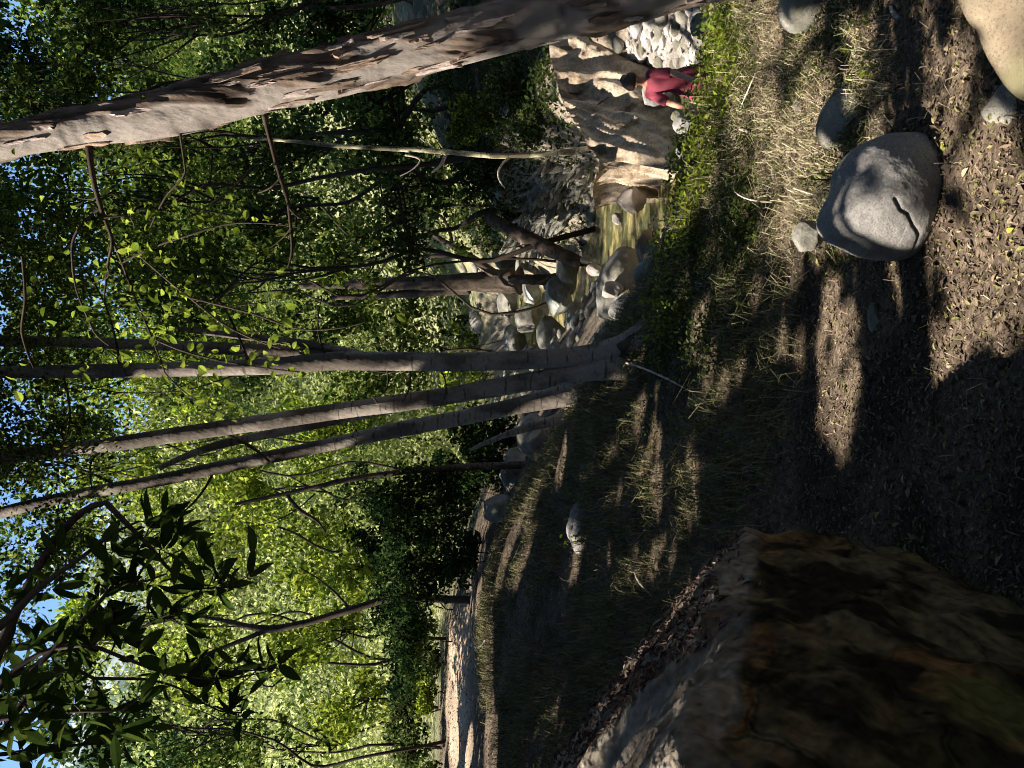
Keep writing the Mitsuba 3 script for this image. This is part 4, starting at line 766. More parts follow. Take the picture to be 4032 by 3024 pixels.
for lab, mat, u, v_, ru, rv, Y, sd, an in [
    ('white rounded boulder behind the woman\'s arm', 'm_granite', 671, 656, 14, 17, 13.4, 1, 4),
    ('grey oval stone below the eroded bank, nearest the woman\'s hand', 'm_greyrock', 651, 678, 7, 7, 12.6, 2, 4),
    ('smooth grey stone leaning against the one by the woman\'s hand', 'm_granite', 643, 684, 9, 11, 12.3, 3, 3),
    ('angular grey stone in the row at the foot of the eroded bank', 'm_greyrock', 629, 690, 9, 10, 12.1, 4, 7),
    ('mottled grey stone with a bright rim, mid-row below the eroded bank', 'm_granite', 615, 686, 9, 11, 12.2, 5, 5),
    ('tan stone at the water\'s edge under the ribbed bank', 'm_tanrock', 603, 676, 6, 9, 13.0, 6, 4),
    ('pale pointed stone at the end of the row under the ribbed bank', 'm_palerock', 594, 688, 6, 7, 12.2, 7, 7),
    ('large smooth boulder, half dark half white, beside the leaning trunk', 'm_granite', 724, 592, 24, 25, 17.5, 8, 3),
    ('blocky blue-grey boulder with bright patches, uphill of the smooth one', 'm_granite', 704, 553, 22, 18, 18.5, 9, 8),
    ('small sunlit boulder between the smooth boulder and the gravel', 'm_palerock', 720, 629, 13, 12, 16.2, 10, 4),
    ('grey boulder at the gravel\'s near end behind the leaning trunk', 'm_greyrock', 742, 700, 16, 10, 11.0, 11, 5),
    ('white-pink block standing in the pool beside the ribbed bank', 'm_palerock', 568, 632, 14, 16, 15.6, 12, 9),
    ('small pale stone in the pool next to the white-pink block', 'm_palerock', 549, 617, 6, 6, 17.5, 13, 4),
    ('white pebble-like boulder at the pool\'s upper end', 'm_palerock', 508, 586, 5, 6, 22.5, 14, 3),
    ('pale stone beside the white one at the pool\'s upper end', 'm_palerock', 498, 594, 6, 8, 21.5, 15, 4),
    ('rough tan boulder with crusted top at the near shore of the pool', 'm_tanrock', 520, 648, 20, 15, 13.6, 16, 6),
    ('long smooth slab boulder in shade across the stream from the alders', 'm_greyrock', 478, 622, 42, 26, 16.0, 17, 3),
    ('pale sunlit round boulder leaning on the long slab', 'm_granite', 456, 633, 19, 25, 14.6, 18, 4),
    ('pointed lit boulder wedged between slab and round boulder', 'm_palerock', 477, 612, 10, 12, 15.2, 19, 9),
    ('dark block under the round boulder at the alder roots', 'm_greyrock', 441, 655, 16, 12, 12.8, 20, 7),
    ('grey boulder with white spot at the head of the pool', 'm_greyrock', 447, 578, 24, 14, 22.0, 21, 5),
    ('dark wet boulder in the middle of the cascade', 'm_wetrock', 470, 560, 22, 14, 25.5, 22, 6),
    ('long grey boulder under the upright snag', 'm_greyrock', 494, 566, 22, 10, 25.5, 23, 4),
    ('round grey boulder beside the alder in the cascade', 'm_greyrock', 432, 552, 22, 16, 26.5, 24, 5),
    ('square-edged boulder near the top of the cascade', 'm_greyrock', 450, 528, 20, 13, 31, 25, 8),
    ('dark boulder beside the square-edged one', 'm_wetrock', 476, 532, 18, 12, 30, 26, 6),
    ('mossy boulder between cascade and sunny sand', 'm_greyrock', 466, 508, 16, 11, 34, 27, 5),
    ('pale boulder at the top of the cascade', 'm_palerock', 447, 478, 13, 12, 40, 28, 7),
    ('blue-grey slanting boulder beneath the dark forked tree', 'm_greyrock', 515, 507, 18, 16, 31.5, 29, 6),
    ('grey boulder touching the alder stem high in the cascade', 'm_greyrock', 428, 515, 17, 12, 32, 30, 6),
    ('lower grey boulder beside the alder trunk', 'm_greyrock', 427, 588, 14, 16, 20.5, 31, 5),
    ('dark boulder in the hollow behind the slanted alder', 'm_greyrock', 332, 538, 24, 22, 16, 32, 5),
    ('second dark boulder deeper in the shaded hollow', 'm_greyrock', 292, 520, 30, 24, 17.5, 33, 6),
    ('low dark rock at the mouth of the shaded hollow', 'm_greyrock', 258, 498, 18, 16, 16.5, 34, 6),
    ('shaded stone among the alder roots', 'm_greyrock', 430, 690, 12, 10, 8.4, 35, 6),
    ('grey stone on the bank top beside the alder roots', 'm_granite', 432, 700, 9, 9, 8.0, 36, 6),
    ('small half-lit stone by the shaded slope twigs', 'm_palerock', 186, 640, 6, 4, 7.4, 37, 5),
    ('pink sunlit stone in the dry grass by the grey-green rock', 'm_palerock', 660, 800, 9, 8, 4.7, 38, 6)]:
    s = Y / F
    add(num('boulder'), mikit.ply(rock_mesh(P(u, v_, Y), (ru * s, (ru + rv) * .5 * s, rv * s), sd, 4 if ru > 20 else 3, an + 4, .11, yaw=R.uniform(-.6, .6), tilt=R.uniform(-.25, .25)), mat, smooth=38), lab, 'boulder')

for k_, (u, v_, ru) in enumerate([(697, 640, 8), (706, 634, 7), (690, 650, 7), (716, 643, 8), (728, 650, 7), (712, 655, 6), (700, 662, 6), (738, 640, 8), (745, 655, 7), (722, 668, 6)]):
    p = onground(u, v_, 10); s = np.linalg.norm(p - CAM) / F * ru
    add(num('pale_stone'), mikit.ply(rock_mesh(p + np.array([0, 0, s * .3]), (s * 1.15, s, s * .8), 60 + k_, 3, 5, .10, R.uniform(-.6, .6)), 'm_palerock', smooth=True), 'pale rounded stone lying on the sunlit gravel bar behind the woman', 'stone', 'pale stones on the gravel bar')
# jagged shards on the slope beyond the pool
shards = []
for _ in range(420):
    u, v_ = R.uniform(515, 606), R.uniform(510, 605)
    if v_ > 552 + (u - 515) * .55 or v_ < 505 + (u - 515) * .45: continue
    p = onground(u, v_, 12); s = np.linalg.norm(p - CAM) / F * R.uniform(3, 9)
    shards.append(rock_mesh(p, (s * 2.3, s * .8, s * .42), R.integers(0, 60), 1, 9, .25, R.uniform(-.7, .7), R.uniform(-1.2, -.2)))
add('rock_shards', mikit.ply(join(shards), 'm_greyrock'), 'jagged grey rock shards covering the slope beyond the pool', kind='stuff')
# gravel bar and stream cobbles
cob = []
ico0 = trimesh.creation.icosahedron(); i0v = np.array(ico0.vertices); i0f = np.array(ico0.faces)
while len(cob) < 3000:
    u, v_ = R.uniform(682, 778), R.uniform(628, 702)
    p = onground(u, v_, 9); s = R.uniform(.018, .055) * (1 if R.random() < .9 else 2.4)
    q = i0v * R.uniform(.75, 1.2, (12, 1)) * np.array([s * 1.3, s, s * .7]); a = R.uniform(0, 6.3)
    q = q @ np.array([[math.cos(a), -math.sin(a), 0], [math.sin(a), math.cos(a), 0], [0, 0, 1]])
    cob.append((q + p + np.array([0, 0, s * .3]), i0f))
add('gravel', mikit.ply(join(cob), 'm_palerock', smooth=50), 'bright sunlit gravel bar of pale cobbles behind the woman', kind='stuff')
cob = []
while len(cob) < 480:
    k = R.random() * (len(WATER) - 1); i = int(k); q = WATER[i] * (1 - k + i) + WATER[i + 1] * (k - i)
    x, y = q[0] + R.normal() * 1.5, q[1] + R.normal() * 1.0
    if creek_dist(x, y) < 1.15 or y < 9.5: continue
    s = R.uniform(.05, .15) * (1 + y / 40); cob.append(rock_mesh([x, y, float(H(x, y)) + s * .2], (s * 1.2, s, s * .75), R.integers(0, 80), 1, 5, .15, R.uniform(0, 3)))
add('stream_cobbles', mikit.ply(join(cob), 'm_greyrock', smooth=40), 'grey cobbles lining both edges of the stream', kind='stuff')

# the big dark rock beside the camera: slab top sloping up, layered parallel to its far edge
HP = np.array([(-.80, .85, 1.55), (-.77, 1.56, 1.375), (-.74, 2.4, 1.13), (-.70, 3.2, .88), (-.68, 3.47, .79), (-.64, 3.5, .70), (-.66, 3.45, .55), (-.86, .85, -.3), (-.80, 2.47, -.3), (-.76, 3.42, -.3), (-1.15, 3.64, 1.13), (-1.8, 3.64, 1.58), (-2.05, 3.5, 1.70), (-1.1, 3.7, -.3), (-2.3, 3.6, -.3),
               (-1.35, .85, 1.85), (-2.0, 1.6, 1.95), (-2.1, 2.6, 1.85), (-2.4, .8, -.3), (-2.4, 2.5, .3)])
from scipy.spatial import ConvexHull
eq = ConvexHull(HP).equations; cen = np.array([-1.25, 2.35, .75])
dirs = np.array(_ico[6].vertices); hf = np.array(_ico[6].faces)
nd = dirs @ eq[:, :3].T; tt = np.where(nd > 1e-4, -(eq[:, 3] + eq[:, :3] @ cen) / np.maximum(nd, 1e-4), 1e3)
t6 = np.sort(tt, axis=1)[:, :3]; t6 = -np.log(np.exp(-(t6 - t6[:, :1]) * 34).sum(1)) / 34 + t6[:, 0] + .022
tm = trimesh.Trimesh(cen + dirs * t6[:, None], hf, process=False)
hv = np.array(tm.vertices); hn = np.array(tm.vertex_normals)
across = nz(np.array([.30, .95, 0]))      # layers step across this direction
lay = hv @ across
band = meshkit.fbm(np.stack([lay * 4.2, hv[:, 0] * .22, 0 * lay], -1), 3, 2) - .5
band = .5 * band + .10 * np.tanh(band * 14)
chunk = np.abs(meshkit.fbm(hv * np.array([1.7, 1.7, 2.4]) + 5, 4, 6) - .5)
_pl = hv[:, 2] - 1.375 + .76 * (hv[:, 0] + .78) + .30 * (hv[:, 1] - 1.56)
ispt = np.clip((_pl + .30) / .22, 0, 1) * np.clip((hn[:, 2] - .2) * 2, 0, 1)
hv = hv + hn * (ispt * band * .15 + (1 - ispt) * (.17 * (chunk - .12)) + .075 * (meshkit.fbm(hv * 8, 4, 4) - .5))[:, None]
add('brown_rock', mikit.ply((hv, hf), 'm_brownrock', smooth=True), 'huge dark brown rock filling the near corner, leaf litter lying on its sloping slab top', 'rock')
ROCKTM = trimesh.Trimesh(hv, hf, process=False)

# ------------------------------------------------------------------ what covers the ground
def scatter(n, y0, y1, xr=.62, pad=.8):
    y = np.exp(R.uniform(math.log(y0), math.log(y1), n)); x = R.uniform(-1, 1, n) * (xr * y + pad)
    return x, y
LITTER = [(.035, .025, .019), (.085, .058, .042), (.15, .112, .082), (.26, .205, .155), (.20, .18, .075), (.12, .13, .045)]
def litter(x, y, z, nrm, L, wide=(.28, .5), tilt=.45):
    n = len(x)
    nr = nz(nrm + R.normal(size=(n, 3)) * tilt); d = nz(np.cross(nr, unit(n)))
    c = np.stack([x, y, z], -1) + nr * (L * .10 + .003)[:, None]
    return leaf_set(c, d, nr, L, L * R.uniform(*wide, n), .25, R.uniform(-.25, .25, n)[:, None] if False else .12)
x, y = scatter(105000, 1.5, 9.0)
keep = (creek_dist(x, y) > 1.6) & (meshkit.fbm(np.stack([x * 1.3, y * 1.3, 0 * x], -1), 3, 5) + R.random(len(x)) * .6 > .48)
x, y = x[keep], y[keep]
L = R.uniform(.008, .027, len(x)) * (1 + y * .04) * np.where(R.random(len(x)) < .07, R.uniform(1.3, 2.1, len(x)), 1)
vv, ff = litter(x, y, H(x, y), ground_normal(x, y), L)
add('leaf_litter', mikit.ply((vv, ff), 'm_litter', color=colors(len(x), LITTER, 4, .5)), 'brown and yellow-green fallen leaves thick on the forest floor', kind='stuff')
x, y = scatter(3600, 1.6, 6.5)
k = meshkit.fbm(np.stack([x * 1.6, y * 1.6, 0 * x + 8], -1), 3, 25) + .25 * R.random(len(x)) > .56
x, y = x[k], y[k]; n_ = len(x)
nr = nz(ground_normal(x, y) + R.normal(size=(n_, 3)) * .45); L = R.uniform(.022, .050, n_)
vv, ff = leaf_set(np.stack([x, y, H(x, y)], -1) + nr * .011, nz(np.cross(nr, unit(n_))), nr, L, L * R.uniform(.25, .5, n_), .3, .22, fine=True)
add('large_litter', mikit.ply((vv, ff), 'm_litter', color=colors(n_, LITTER, 11, .5)), 'larger curled fallen leaves lying in drifts on the leafy path', kind='stuff')
x, y = scatter(16000, 9, 26)
keep = (creek_dist(x, y) > 2.2); x, y = x[keep], y[keep]
vv, ff = litter(x, y, H(x, y), ground_normal(x, y), R.uniform(.03, .06, len(x)) * (y / 9) ** .6)
add('slope_litter', mikit.ply((vv, ff), 'm_litter', color=colors(len(x), LITTER[:5], 4, .5)), 'fallen leaves and needles on the shaded slopes farther off', kind='stuff')
# leaves lying on the brown rock
pts, fi = trimesh.sample.sample_surface(ROCKTM, 46000, seed=4)
fn = ROCKTM.face_normals[fi]
la = pts @ across
hw = np.interp(pts[:, 0], [-2.0, -1.4, -1.1, -.7], [.10, .19, .40, .60])
wob = meshkit.noise(pts * 4) - .5
strip = (np.abs(la - np.interp(pts[:, 0], [-2.0, -1.2, -.7], [2.35, 2.50, 2.55]) + .25 * wob) < hw) | ((la > 2.78 + .2 * wob) & (pts[:, 0] < -1.35)) | (meshkit.noise(pts * 5 + 3) > .88)
k = (fn[:, 2] > .45) & strip & (pts[:, 2] > 1.375 - .76 * (pts[:, 0] + .78) - .30 * (pts[:, 1] - 1.56) - .14)
pts, fn = pts[k], fn[k]
vv, ff = litter(pts[:, 0], pts[:, 1], pts[:, 2], fn, R.uniform(.020, .055, len(pts)), (.22, .42), .85)
add('rock_litter', mikit.ply((vv, ff), 'm_litter', color=colors(len(pts), [(.035, .022, .018), (.09, .058, .046), (.17, .115, .095), (.30, .22, .19)], 4, .4)), 'curled brown leaves heaped in a strip on the slab top of the brown rock', kind='stuff')

def tufts(key, label, n, region, h, pal, bend=(.2, 1.0), w=.0035, per=9, spread=.09):
    x, y = region(n)
    x, y = np.repeat(x, per) + R.normal(size=len(x) * per) * spread, np.repeat(y, per) + R.normal(size=len(y) * per) * spread
    a = R.uniform(0, 2 * np.pi, len(x)); d = np.stack([np.cos(a), np.sin(a), 0 * a], -1)
    hh = R.uniform(*h, len(x))
    vv, ff = blades(np.stack([x, y, H(x, y) - .01], -1), d, hh, w * (1 + y * .10), R.uniform(*bend, len(x)))
    add(key, mikit.ply((vv, ff), 'm_litter', color=colors(len(x), pal, 5, .35)), label, kind='stuff')
STRAW = [(.05, .04, .022), (.17, .135, .085), (.36, .31, .21), (.50, .45, .33), (.17, .18, .075), (.06, .08, .03)]
def reg_right(n):
    x = R.uniform(.35, 3.6, n); y = R.uniform(3.6, 7.2, n)
    k = (x > .8 + (y - 4.0) * .1 * (y < 5)) & (x < .56 * y + .2) & (meshkit.fbm(np.stack([x * 1.6, y * 1.6, 0 * x], -1), 3, 77) > .44) & ~((y < 4.6) & (x < .55))
    return x[k], y[k]
tufts('dry_grass', 'tangled straw-coloured dry grass around the granite boulder', 2300, reg_right, (.03, .16), STRAW, (.4, 2.2), .0035, 9, .07)
def reg_left(n):
    x = R.uniform(-5.5, 1.2, n); y = R.uniform(4.6, 15.5, n)
    k = (x > -.54 * y - .2) & (x < .16 * y - .35 * (y > 8)) & (meshkit.fbm(np.stack([x * .9, y * .9, 0 * x], -1), 3, 40) > .40)
    return x[k], y[k]
tufts('slope_grass', 'dull olive and straw grass on the shaded slope under the alders', 5200, reg_left, (.05, .30), [(.04, .045, .018), (.10, .10, .04), (.28, .24, .14), (.09, .12, .035)], (.3, 1.8), per=10, spread=.12)
def reg_rim(n):
    u = R.uniform(425, 790, n); t = R.random(n)
    v0 = np.interp(u, [425, 500, 560, 640, 690, 790], [655, 656, 668, 694, 704, 712])
    Y = np.interp(u, [425, 560, 690, 790], [8.4, 8.0, 7.25, 6.9]) - t * 1.5 + .15
    k = meshkit.fbm(np.stack([u / 16, Y * 2.2, 0 * u], -1), 3, 9) > .50
    return ((u - 384) / F * Y)[k], Y[k]
def reg_rimdry(n):
    x, y = reg_rim(n); return x, y
tufts('bank_grass', 'dry stalks standing among the leafy plants along the bank edge', 420, reg_rimdry, (.06, .34), STRAW, (.2, 1.4), .003, 6, .10)
def reg_path(n):
    y = R.uniform(2.3, 6.5, n); x = R.uniform(-.6, .6, n) * y * .9
    return x, y
tufts('path_twigs', 'loose dry stalks and needles scattered over the leafy path', 700, reg_path, (.02, .09), [(.07, .05, .035), (.20, .155, .11), (.38, .32, .24)], (1.2, 2.2), .0032, 3, .1)

def herb(key, label, n, region, h, L, pal, per=9, wide=.55, spread=.05, mat='m_leaf', kind='stuff'):
    x, y = region(n)
    x, y = np.repeat(x, per) + R.normal(size=len(x) * per) * spread, np.repeat(y, per) + R.normal(size=len(y) * per) * spread
    z = H(x, y) + R.uniform(.15, 1, len(x)) * R.uniform(*h, len(x))
    nr = nz(unit(len(x)) * .9 + np.array([0, -.1, .8])); d = nz(np.cross(nr, unit(len(x))))
    c = np.stack([x, y, z], -1)
    l = R.uniform(*L, len(x)) * (1 + np.clip(y - 5, 0, 30) * .03)
    vv, ff = leaf_set(c, d, nr, l, l * wide)
    add(key, mikit.ply((vv, ff), mat, color=colors(len(x), pal, 4, .3)), label, kind=kind)
herb('ground_cover', 'bright low leafy plants edging the bank above the stream', 1050, reg_rim, (.03, .30), (.028, .065), GREEN[1:] + BRIGHT[1:], 9, spread=.07)
def reg_green(n):
    u = R.uniform(400, 575, n); v_ = R.uniform(655, 765, n); Y = np.interp(v_, [655, 765], [8.2, 5.4])
    k = (meshkit.fbm(np.stack([u / 30, Y * 1.5, 0 * u], -1), 3, 99) > .45)
    return ((u - 384) / F * Y)[k], Y[k]
herb('dark_ground_cover', 'dark green low plants in the shade between the alder roots and the granite boulder', 520, reg_green, (.03, .16), (.022, .05), OLIVE, 11, spread=.09)
def reg_weeds(n):
    x = R.uniform(.2, 3.7, n); y = R.uniform(3.8, 7.4, n)
    k = (x < .56 * y + .2) & (x > .25 + .09 * y) & (meshkit.fbm(np.stack([x * 2.1, y * 2.1, 0 * x + 5], -1), 3, 15) > .47)
    return x[k], y[k]
herb('weeds', 'small dull green weeds among the dry grass near the bank', 2600, reg_weeds, (.02, .10), (.014, .032), GREEN, 9, spread=.07)
def reg_slopeherb(n):
    x = R.uniform(-5, .8, n); y = R.uniform(5, 14, n)
    k = (x > -.54 * y - .2) & (x < .10 * y) & (meshkit.fbm(np.stack([x * 1.4, y * 1.4, 0 * x + 9], -1), 3, 19) > .53)
    return x[k], y[k]
herb('slope_herbs', 'sparse green herbs in patches of sun on the slope below the alders', 900, reg_slopeherb, (.03, .12), (.02, .045), GREEN, 9, spread=.08)
def reg_farbank(n):
    u = R.uniform(520, 775, n); v_ = R.uniform(450, 575, n); pp = [onground(a, b, 14) for a, b in zip(u, v_)]
    pp = np.array(pp); return pp[:, 0], pp[:, 1]
herb('bank_undergrowth', 'thin undergrowth and hanging roots on the slope above the eroded bank', 600, reg_farbank, (.05, .5), (.06, .12), OLIVE, 14, spread=.3)

def seedling(label, u, v_, Y, n, spread, L, pal):
    key = num('leafy_plant'); c = P(u, v_, Y); b = np.array([c[0], c[1], float(H(c[0], c[1]))])
    hh = max(c[2] - b[2], .06)
    st = []
    for _ in range(6):
        q = c + R.normal(size=3) * spread * .7; st.append(tube(np.array([[*b, .004], [*((b + q) / 2 + R.normal(size=3) * .01), .003], [*q, .002]]), 5, 6))
    add(key + '__stems', mikit.ply(join(st), 'm_bark_dark', smooth=True))
    for _ in range(n):
        q = c + R.normal(size=3) * spread; nr = nz(R.normal(size=3) * .5 + np.array([-.2, -.4, .8])); d = nz(np.cross(nr, R.normal(size=3)) - np.array([0, 0, .4])); l = L * R.uniform(.7, 1.3)
        vv, ff = leaf_set(q[None], d[None], nr[None], l, l * .5, fine=True)
        add(num(key + '__leaf'), mikit.ply((vv, ff), 'm_leaf', color=colors(1, pal, 11)))
    add(key, None, label, 'plant')
seedling('clump of bright pale-green leaves at the foot of the leaning trunk', 748, 716, 6.2, 60, .075, .05, [(.20, .30, .05), (.28, .38, .08), (.22, .34, .07)])
seedling('little bright green plant beside the litter path, close to the grey-green rock', 700, 868, 3.75, 14, .035, .035, BRIGHT)
seedling('small green plant in the dry grass just behind the granite boulder', 592, 812, 4.05, 16, .04, .032, BRIGHT)
seedling('green weed standing by the low pale rock on the slope', 226, 570, 9.6, 10, .06, .07, BRIGHT)

def stick(label, pts, w, mat='m_deadwood', name='twig', cat='twig'):
    q = []
    for u, v_, dz in pts:
        p = onground(u, v_); q.append([*(p + np.array([0, 0, dz])), w])
    q = np.array(q); q[-1, 3] *= .5
    add(num(name), mikit.ply(tube(q, 6, 14, .2, 30), mat, smooth=True), label, cat)
stick('pale straight twig lying on dark green plants between pool and boulder', [(543, 722, .02), (520, 748, .03), (512, 772, .02)], .006)
stick('pale twig across the shaded soil below the granite boulder\'s far side', [(509, 770, .01), (505, 782, .02)], .005)
stick('short white chip lying in the weeds near the dry grass', [(640, 742, .02), (636, 752, .02)], .016, cat='wood chip', name='wood_chip')
stick('forked dry stalk arching over dry grass by the granite boulder', [(566, 775, .02), (576, 752, .12), (588, 742, .05)], .006)
stick('white stalk touching the granite boulder\'s upper edge', [(580, 802, .05), (572, 826, .05)], .006)
stick('crooked brown stick at the litter path near the tan boulder', [(748, 905, .01), (756, 896, .015), (762, 893, .01)], .010)
stick('straw leaning from the dry grass toward the low grey-green rock', [(694, 770, .10), (668, 752, .06), (655, 742, .02)], .005)
stick('pale bent twig among shaded slope grass', [(205, 640, .05), (190, 650, .12), (172, 655, .03)], .010)
stick('pale branching stick in front of the path\'s shaded edge', [(170, 476, .05), (150, 479, .15), (128, 488, .05)], .022)
stick('pair of thin white stalks bridging the alder roots', [(405, 640, .15), (392, 672, .10), (380, 688, .03)], .010)

def ground_leaf(label, u, v_, L, col, lobed=False):
    p = onground(u, v_); nr = nz(ground_normal(p[0], p[1]) + R.normal(size=3) * .15)
    if lobed:   # five pointed lobes round the stalk
        a0 = nz(np.cross(nr, [1, .2, 0])); b0 = np.cross(nr, a0); th = np.linspace(0, 2 * np.pi, 40, endpoint=False)
        rr = L * .5 * (.52 + .48 * np.abs(np.cos(th * 2.5)) ** 1.6)
        rim = p + nr * (.012 + .006 * np.sin(th * 3))[:, None] + np.cos(th)[:, None] * a0 * rr[:, None] + np.sin(th)[:, None] * b0 * rr[:, None]
        v = np.vstack([rim, p + nr * .006]); f = np.array([[i, (i + 1) % 40, 40] for i in range(40)])
        c = np.tile(col, (41, 1))
    else:
        v, f = leaf_set((p + nr * .012)[None], nz(np.cross(nr, R.normal(size=3)))[None], nr[None], L, L * .48, .2, .12, fine=True); c = np.tile(col, (11, 1))
    add(num('fallen_leaf'), mikit.ply((v, f), 'm_litter', color=c), label, 'leaf')
ground_leaf('orange five-lobed fallen leaf beside the granite boulder', 631, 920, .055, (.52, .20, .03), True)
ground_leaf('yellow-green fallen leaf next to the orange lobed one', 622, 945, .05, (.26, .28, .05))
ground_leaf('yellow fallen leaf between the grey-green rock and the tan boulder', 672, 893, .045, (.48, .38, .08))
ground_leaf('orange-yellow fallen leaf near the photo edge under the granite boulder', 539, 1013, .04, (.50, .27, .04))
ground_leaf('curled pale leaf below the granite boulder on the litter', 596, 968, .05, (.42, .33, .22))
ground_leaf('small white-green leaf on the litter path by the yellow leaf', 679, 886, .04, (.45, .45, .30))

for _ in range(7):
    k_ = R.uniform(.3, len(CLIFF_TOP) - 3.2); i_ = int(k_); a_, b_ = np.array(CLIFF_TOP[i_]), np.array(CLIFF_TOP[i_ + 1]); q_ = a_ + (b_ - a_) * (k_ - i_)
    hang = R.uniform(12, 60); du = R.normal() * 8
    add(num('cliff__root'), mikit.ply(tube(pxpath([(q_[0], q_[1] - 4, q_[2] - .05, 2.2), (q_[0] + du * .3, q_[1] + hang * .35, q_[2] - .22, 1.6), (q_[0] + du, q_[1] + hang, q_[2] - .30, .8)]), 5, 10, .3, 9), 'm_bark_dark', smooth=True))
# roots at the foot of the alders
roots = [tube(pxpath([(418, 622, 8.8, 16), (440, 650, 8.6, 14), (455, 676, 8.3, 9), (462, 700, 8.0, 4)]), 8, 16, .25, 8), tube(pxpath([(400, 622, 8.9, 16), (392, 655, 8.6, 13), (384, 680, 8.3, 7), (378, 700, 8.0, 3)]), 8, 16, .25, 8), tube(pxpath([(410, 620, 8.9, 18), (420, 660, 8.5, 18), (426, 690, 8.2, 10), (430, 712, 7.8, 4)]), 8, 16, .25, 8), tube(pxpath([(425, 640, 8.8, 10), (455, 648, 8.7, 8), (480, 664, 8.4, 4)]), 8, 16, .25, 8)]
for r_ in roots: add(num('alder_tree__root'), mikit.ply(r_, 'm_bark_dark', smooth=True))

# ------------------------------------------------------------------ the woman by the stream
def person():
    key = 'person'
    def skin(bones, edge, it=10, lam=.5):
        ms = []
        for a, ra, b, rb in bones:
            ms.append(m3.Manifold.batch_hull([m3.Manifold.sphere(ra, 18).translate(list(map(float, a))), m3.Manifold.sphere(rb, 18).translate(list(map(float, b)))]))
        m = m3.Manifold.batch_boolean(ms, m3.OpType.Add).refine_to_length(edge * 1.3).to_mesh()
        t = trimesh.Trimesh(np.array(m.vert_properties[:, :3]), np.array(m.tri_verts), process=True)
        trimesh.smoothing.filter_taubin(t, iterations=it)
        return t
    J = dict(neck=P(686, 645.5, 9.43), chest=P(685, 655, 9.44), belly=P(686.5, 671, 9.44), pelv=P(686.5, 684, 9.47), sr=P(674.5, 650, 9.50), er=P(665.8, 668, 9.40), wr=P(659.6, 687, 9.27), sl=P(693.5, 651, 9.37), el=P(696, 671, 9.28), wl=P(690, 689, 9.14),
             hr=P(681, 688, 9.50), hl=P(691.5, 688, 9.44), kr=P(677, 722, 9.22), kl=P(689, 723, 9.30), ar=P(679, 753, 9.42), al=P(691, 754, 9.42))
    hc = P(686.5, 633.5, 9.36)
    fwd = nz(np.array([-.55, -.55, -.62])); side = nz(np.cross(fwd, [0, 0, 1])); up = np.cross(side, fwd)
    bones = [(J['neck'], .048, hc - up * .05 - fwd * .02, .046), (hc - up * .01, .082, hc + up * .035 - fwd * .02, .086), (hc - up * .075 + fwd * .035, .036, hc + fwd * .03, .062), (hc + fwd * .08 + up * .005, .010, hc + fwd * .098 - up * .022, .013),
             (hc + side * .078, .014, hc + side * .08 - up * .03, .011), (hc - side * .078, .014, hc - side * .08 - up * .03, .011),
             (J['neck'], .055, J['chest'], .10), (J['chest'], .11, J['belly'], .105), (J['belly'], .10, J['pelv'], .13), (J['neck'], .05, J['sr'], .052), (J['neck'], .05, J['sl'], .052)]
    for s, e, w in (('sr', 'er', 'wr'), ('sl', 'el', 'wl')):
        bones += [(J[s], .050, J[e], .039), (J[e], .039, J[e] * .65 + J[w] * .35, .040), (J[e] * .65 + J[w] * .35, .040, J[w], .026)]
        d = nz(J[w] - J[e]); lat = nz(np.cross(d, fwd)); pal = np.cross(lat, d); c = J[w]
        bones += [(c, .025, c + d * .045 + lat * .018, .016), (c, .025, c + d * .085 + lat * .026, .014), (c, .025, c + d * .088, .015), (c + d * .03, .02, c + d * .082 - lat * .026, .013)]
        for o, l in ((.030, .062), (.011, .074), (-.008, .070), (-.027, .055)):
            a = c + d * .085 + lat * o; b = a + d * l * .5 + pal * .008; e2 = b + d * l * .42 + pal * .022
            bones += [(a, .0095, b, .0088), (b, .0088, e2, .0075)]
        a = c + d * .03 + lat * .024; b = a + d * .035 + lat * .026 + pal * .012; bones += [(a, .014, b, .0105), (b, .0105, b + d * .028 + lat * .004 + pal * .01, .0085)]
    for h, k, a in (('hr', 'kr', 'ar'), ('hl', 'kl', 'al')):
        ft = nz(fwd * np.array([1, 1, 0])); bones += [(J['pelv'], .12, J[h], .095), (J[h], .092, J[k], .058), (J[k], .058, J[k] * .7 + J[a] * .3 - ft * .02, .056), (J[k] * .7 + J[a] * .3 - ft * .02, .056, J[a], .036), (J[a] - ft * .03 - np.array([0, 0, .03]), .032, J[a] + ft * .12 - np.array([0, 0, .05]), .028), (J[a] + ft * .12 - np.array([0, 0, .05]), .03, J[a] + ft * .18 - np.array([0, 0, .055]), .02), (J[a], .036, J[a] + ft * .08 - np.array([0, 0, .045]), .03)]
    t = skin(bones, .016, 8)
    add(key + '__body', mikit.ply(t, 'm_skin', smooth=True))
    for sgn in (-1, 1):
        e = hc + fwd * .082 + side * .030 * sgn + up * .012
        add(num(key + '__eye'), mikit.ply(rock_mesh(e, (.011, .011, .009), 0, 2, 0, 0), 'm_hair', smooth=True))
    add(key + '__mouth', mikit.ply(rock_mesh(hc + fwd * .079 - up * .052, (.018, .014, .006), 0, 2, 0, 0), 'm_lips', smooth=True))
    # dress: bodice, short sleeves, skirt to the knee with folds
    hem_r, hem_l = P(677, 716, 9.30), P(692, 717, 9.36)
    db = [(J['chest'] + up * .0, .128, J['belly'], .118), (J['sr'], .064, J['chest'], .125), (J['sl'], .064, J['chest'], .125), (J['belly'], .118, J['pelv'], .160), (J['pelv'], .165, hem_r, .155), (J['pelv'], .165, hem_l, .155), (hem_r, .15, hem_l, .15),
          (J['sr'], .066, J['sr'] * .18 + J['er'] * .82, .062), (J['sl'], .066, J['sl'] * .18 + J['el'] * .82, .062)]
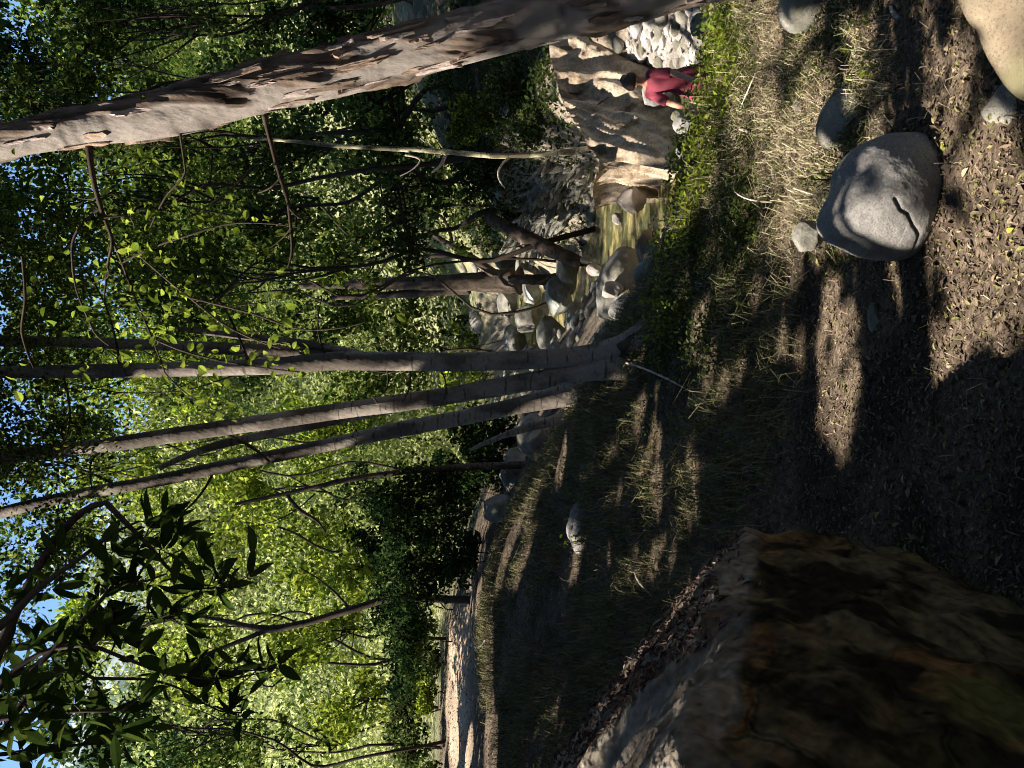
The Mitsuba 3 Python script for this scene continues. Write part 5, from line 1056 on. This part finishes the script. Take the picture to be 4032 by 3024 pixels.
    d = skin(db, .022, 10); v = np.array(d.vertices); nrm = np.array(d.vertex_normals)
    w = np.clip((J['belly'][2] - v[:, 2]) / .5, 0, 1)
    az = np.arctan2(v[:, 1] - J['pelv'][1], v[:, 0] - J['pelv'][0])
    v = v + nrm * (.020 * w * np.sin(az * 9 + v[:, 2] * 4) + .012 * (meshkit.fbm(v * np.array([14, 14, 7]), 3, 2) - .5))[:, None]
    add(key + '__dress', mikit.ply((v, np.array(d.faces)), 'm_dress', smooth=True))
    hb = [(hc + up * .045 - fwd * .03, .092, hc - fwd * .045 - up * .01, .088), (hc + up * .05 - fwd * .01, .088, hc + up * .03 + side * .035 - fwd * .02, .075), (hc + up * .05 - fwd * .01, .088, hc + up * .03 - side * .035 - fwd * .02, .075), (hc - fwd * .10 + up * .05, .058, hc - fwd * .12 + up * .035, .052), (hc - fwd * .06 - up * .05, .05, hc - fwd * .05, .07)]
    h = skin(hb, .012, 5); v = np.array(h.vertices)
    v = v + np.array(h.vertex_normals) * (.012 * (meshkit.fbm(v * 45, 2, 3) - .5))[:, None]
    add(key + '__hair', mikit.ply((v, np.array(h.faces)), 'm_hair', smooth=True))
    add(key, None, 'woman in a maroon short-sleeved dress standing by the stream, head bowed and one arm hanging', 'person')
scene['m_skin'] = princ({'type': 'rgb', 'value': [.52, .30, .20]}, .55, .35)
scene['m_lips'] = princ({'type': 'rgb', 'value': [.40, .14, .12]}, .5, .4)
scene['m_hair'] = princ(proc(lambda p, n, uv: mix((.045, .025, .016), (.11, .065, .045), noise(p.x * 120, p.y * 120, p.z * 40))), .5, .4)
scene['m_dress'] = princ(proc(lambda p, n, uv: mix((.22, .040, .065), (.32, .075, .11), fbm(p.x * 20, p.y * 20, p.z * 10, 3))), .85, .15, sheen=.3)
person()
print('triangles', sum(len(meshkit.WRITTEN[d['filename']][1]) for d in scene.values() if isinstance(d, dict) and d.get('type') == 'ply'), 'shapes', sum(isinstance(d, dict) and d.get('type') == 'ply' for d in scene.values()))
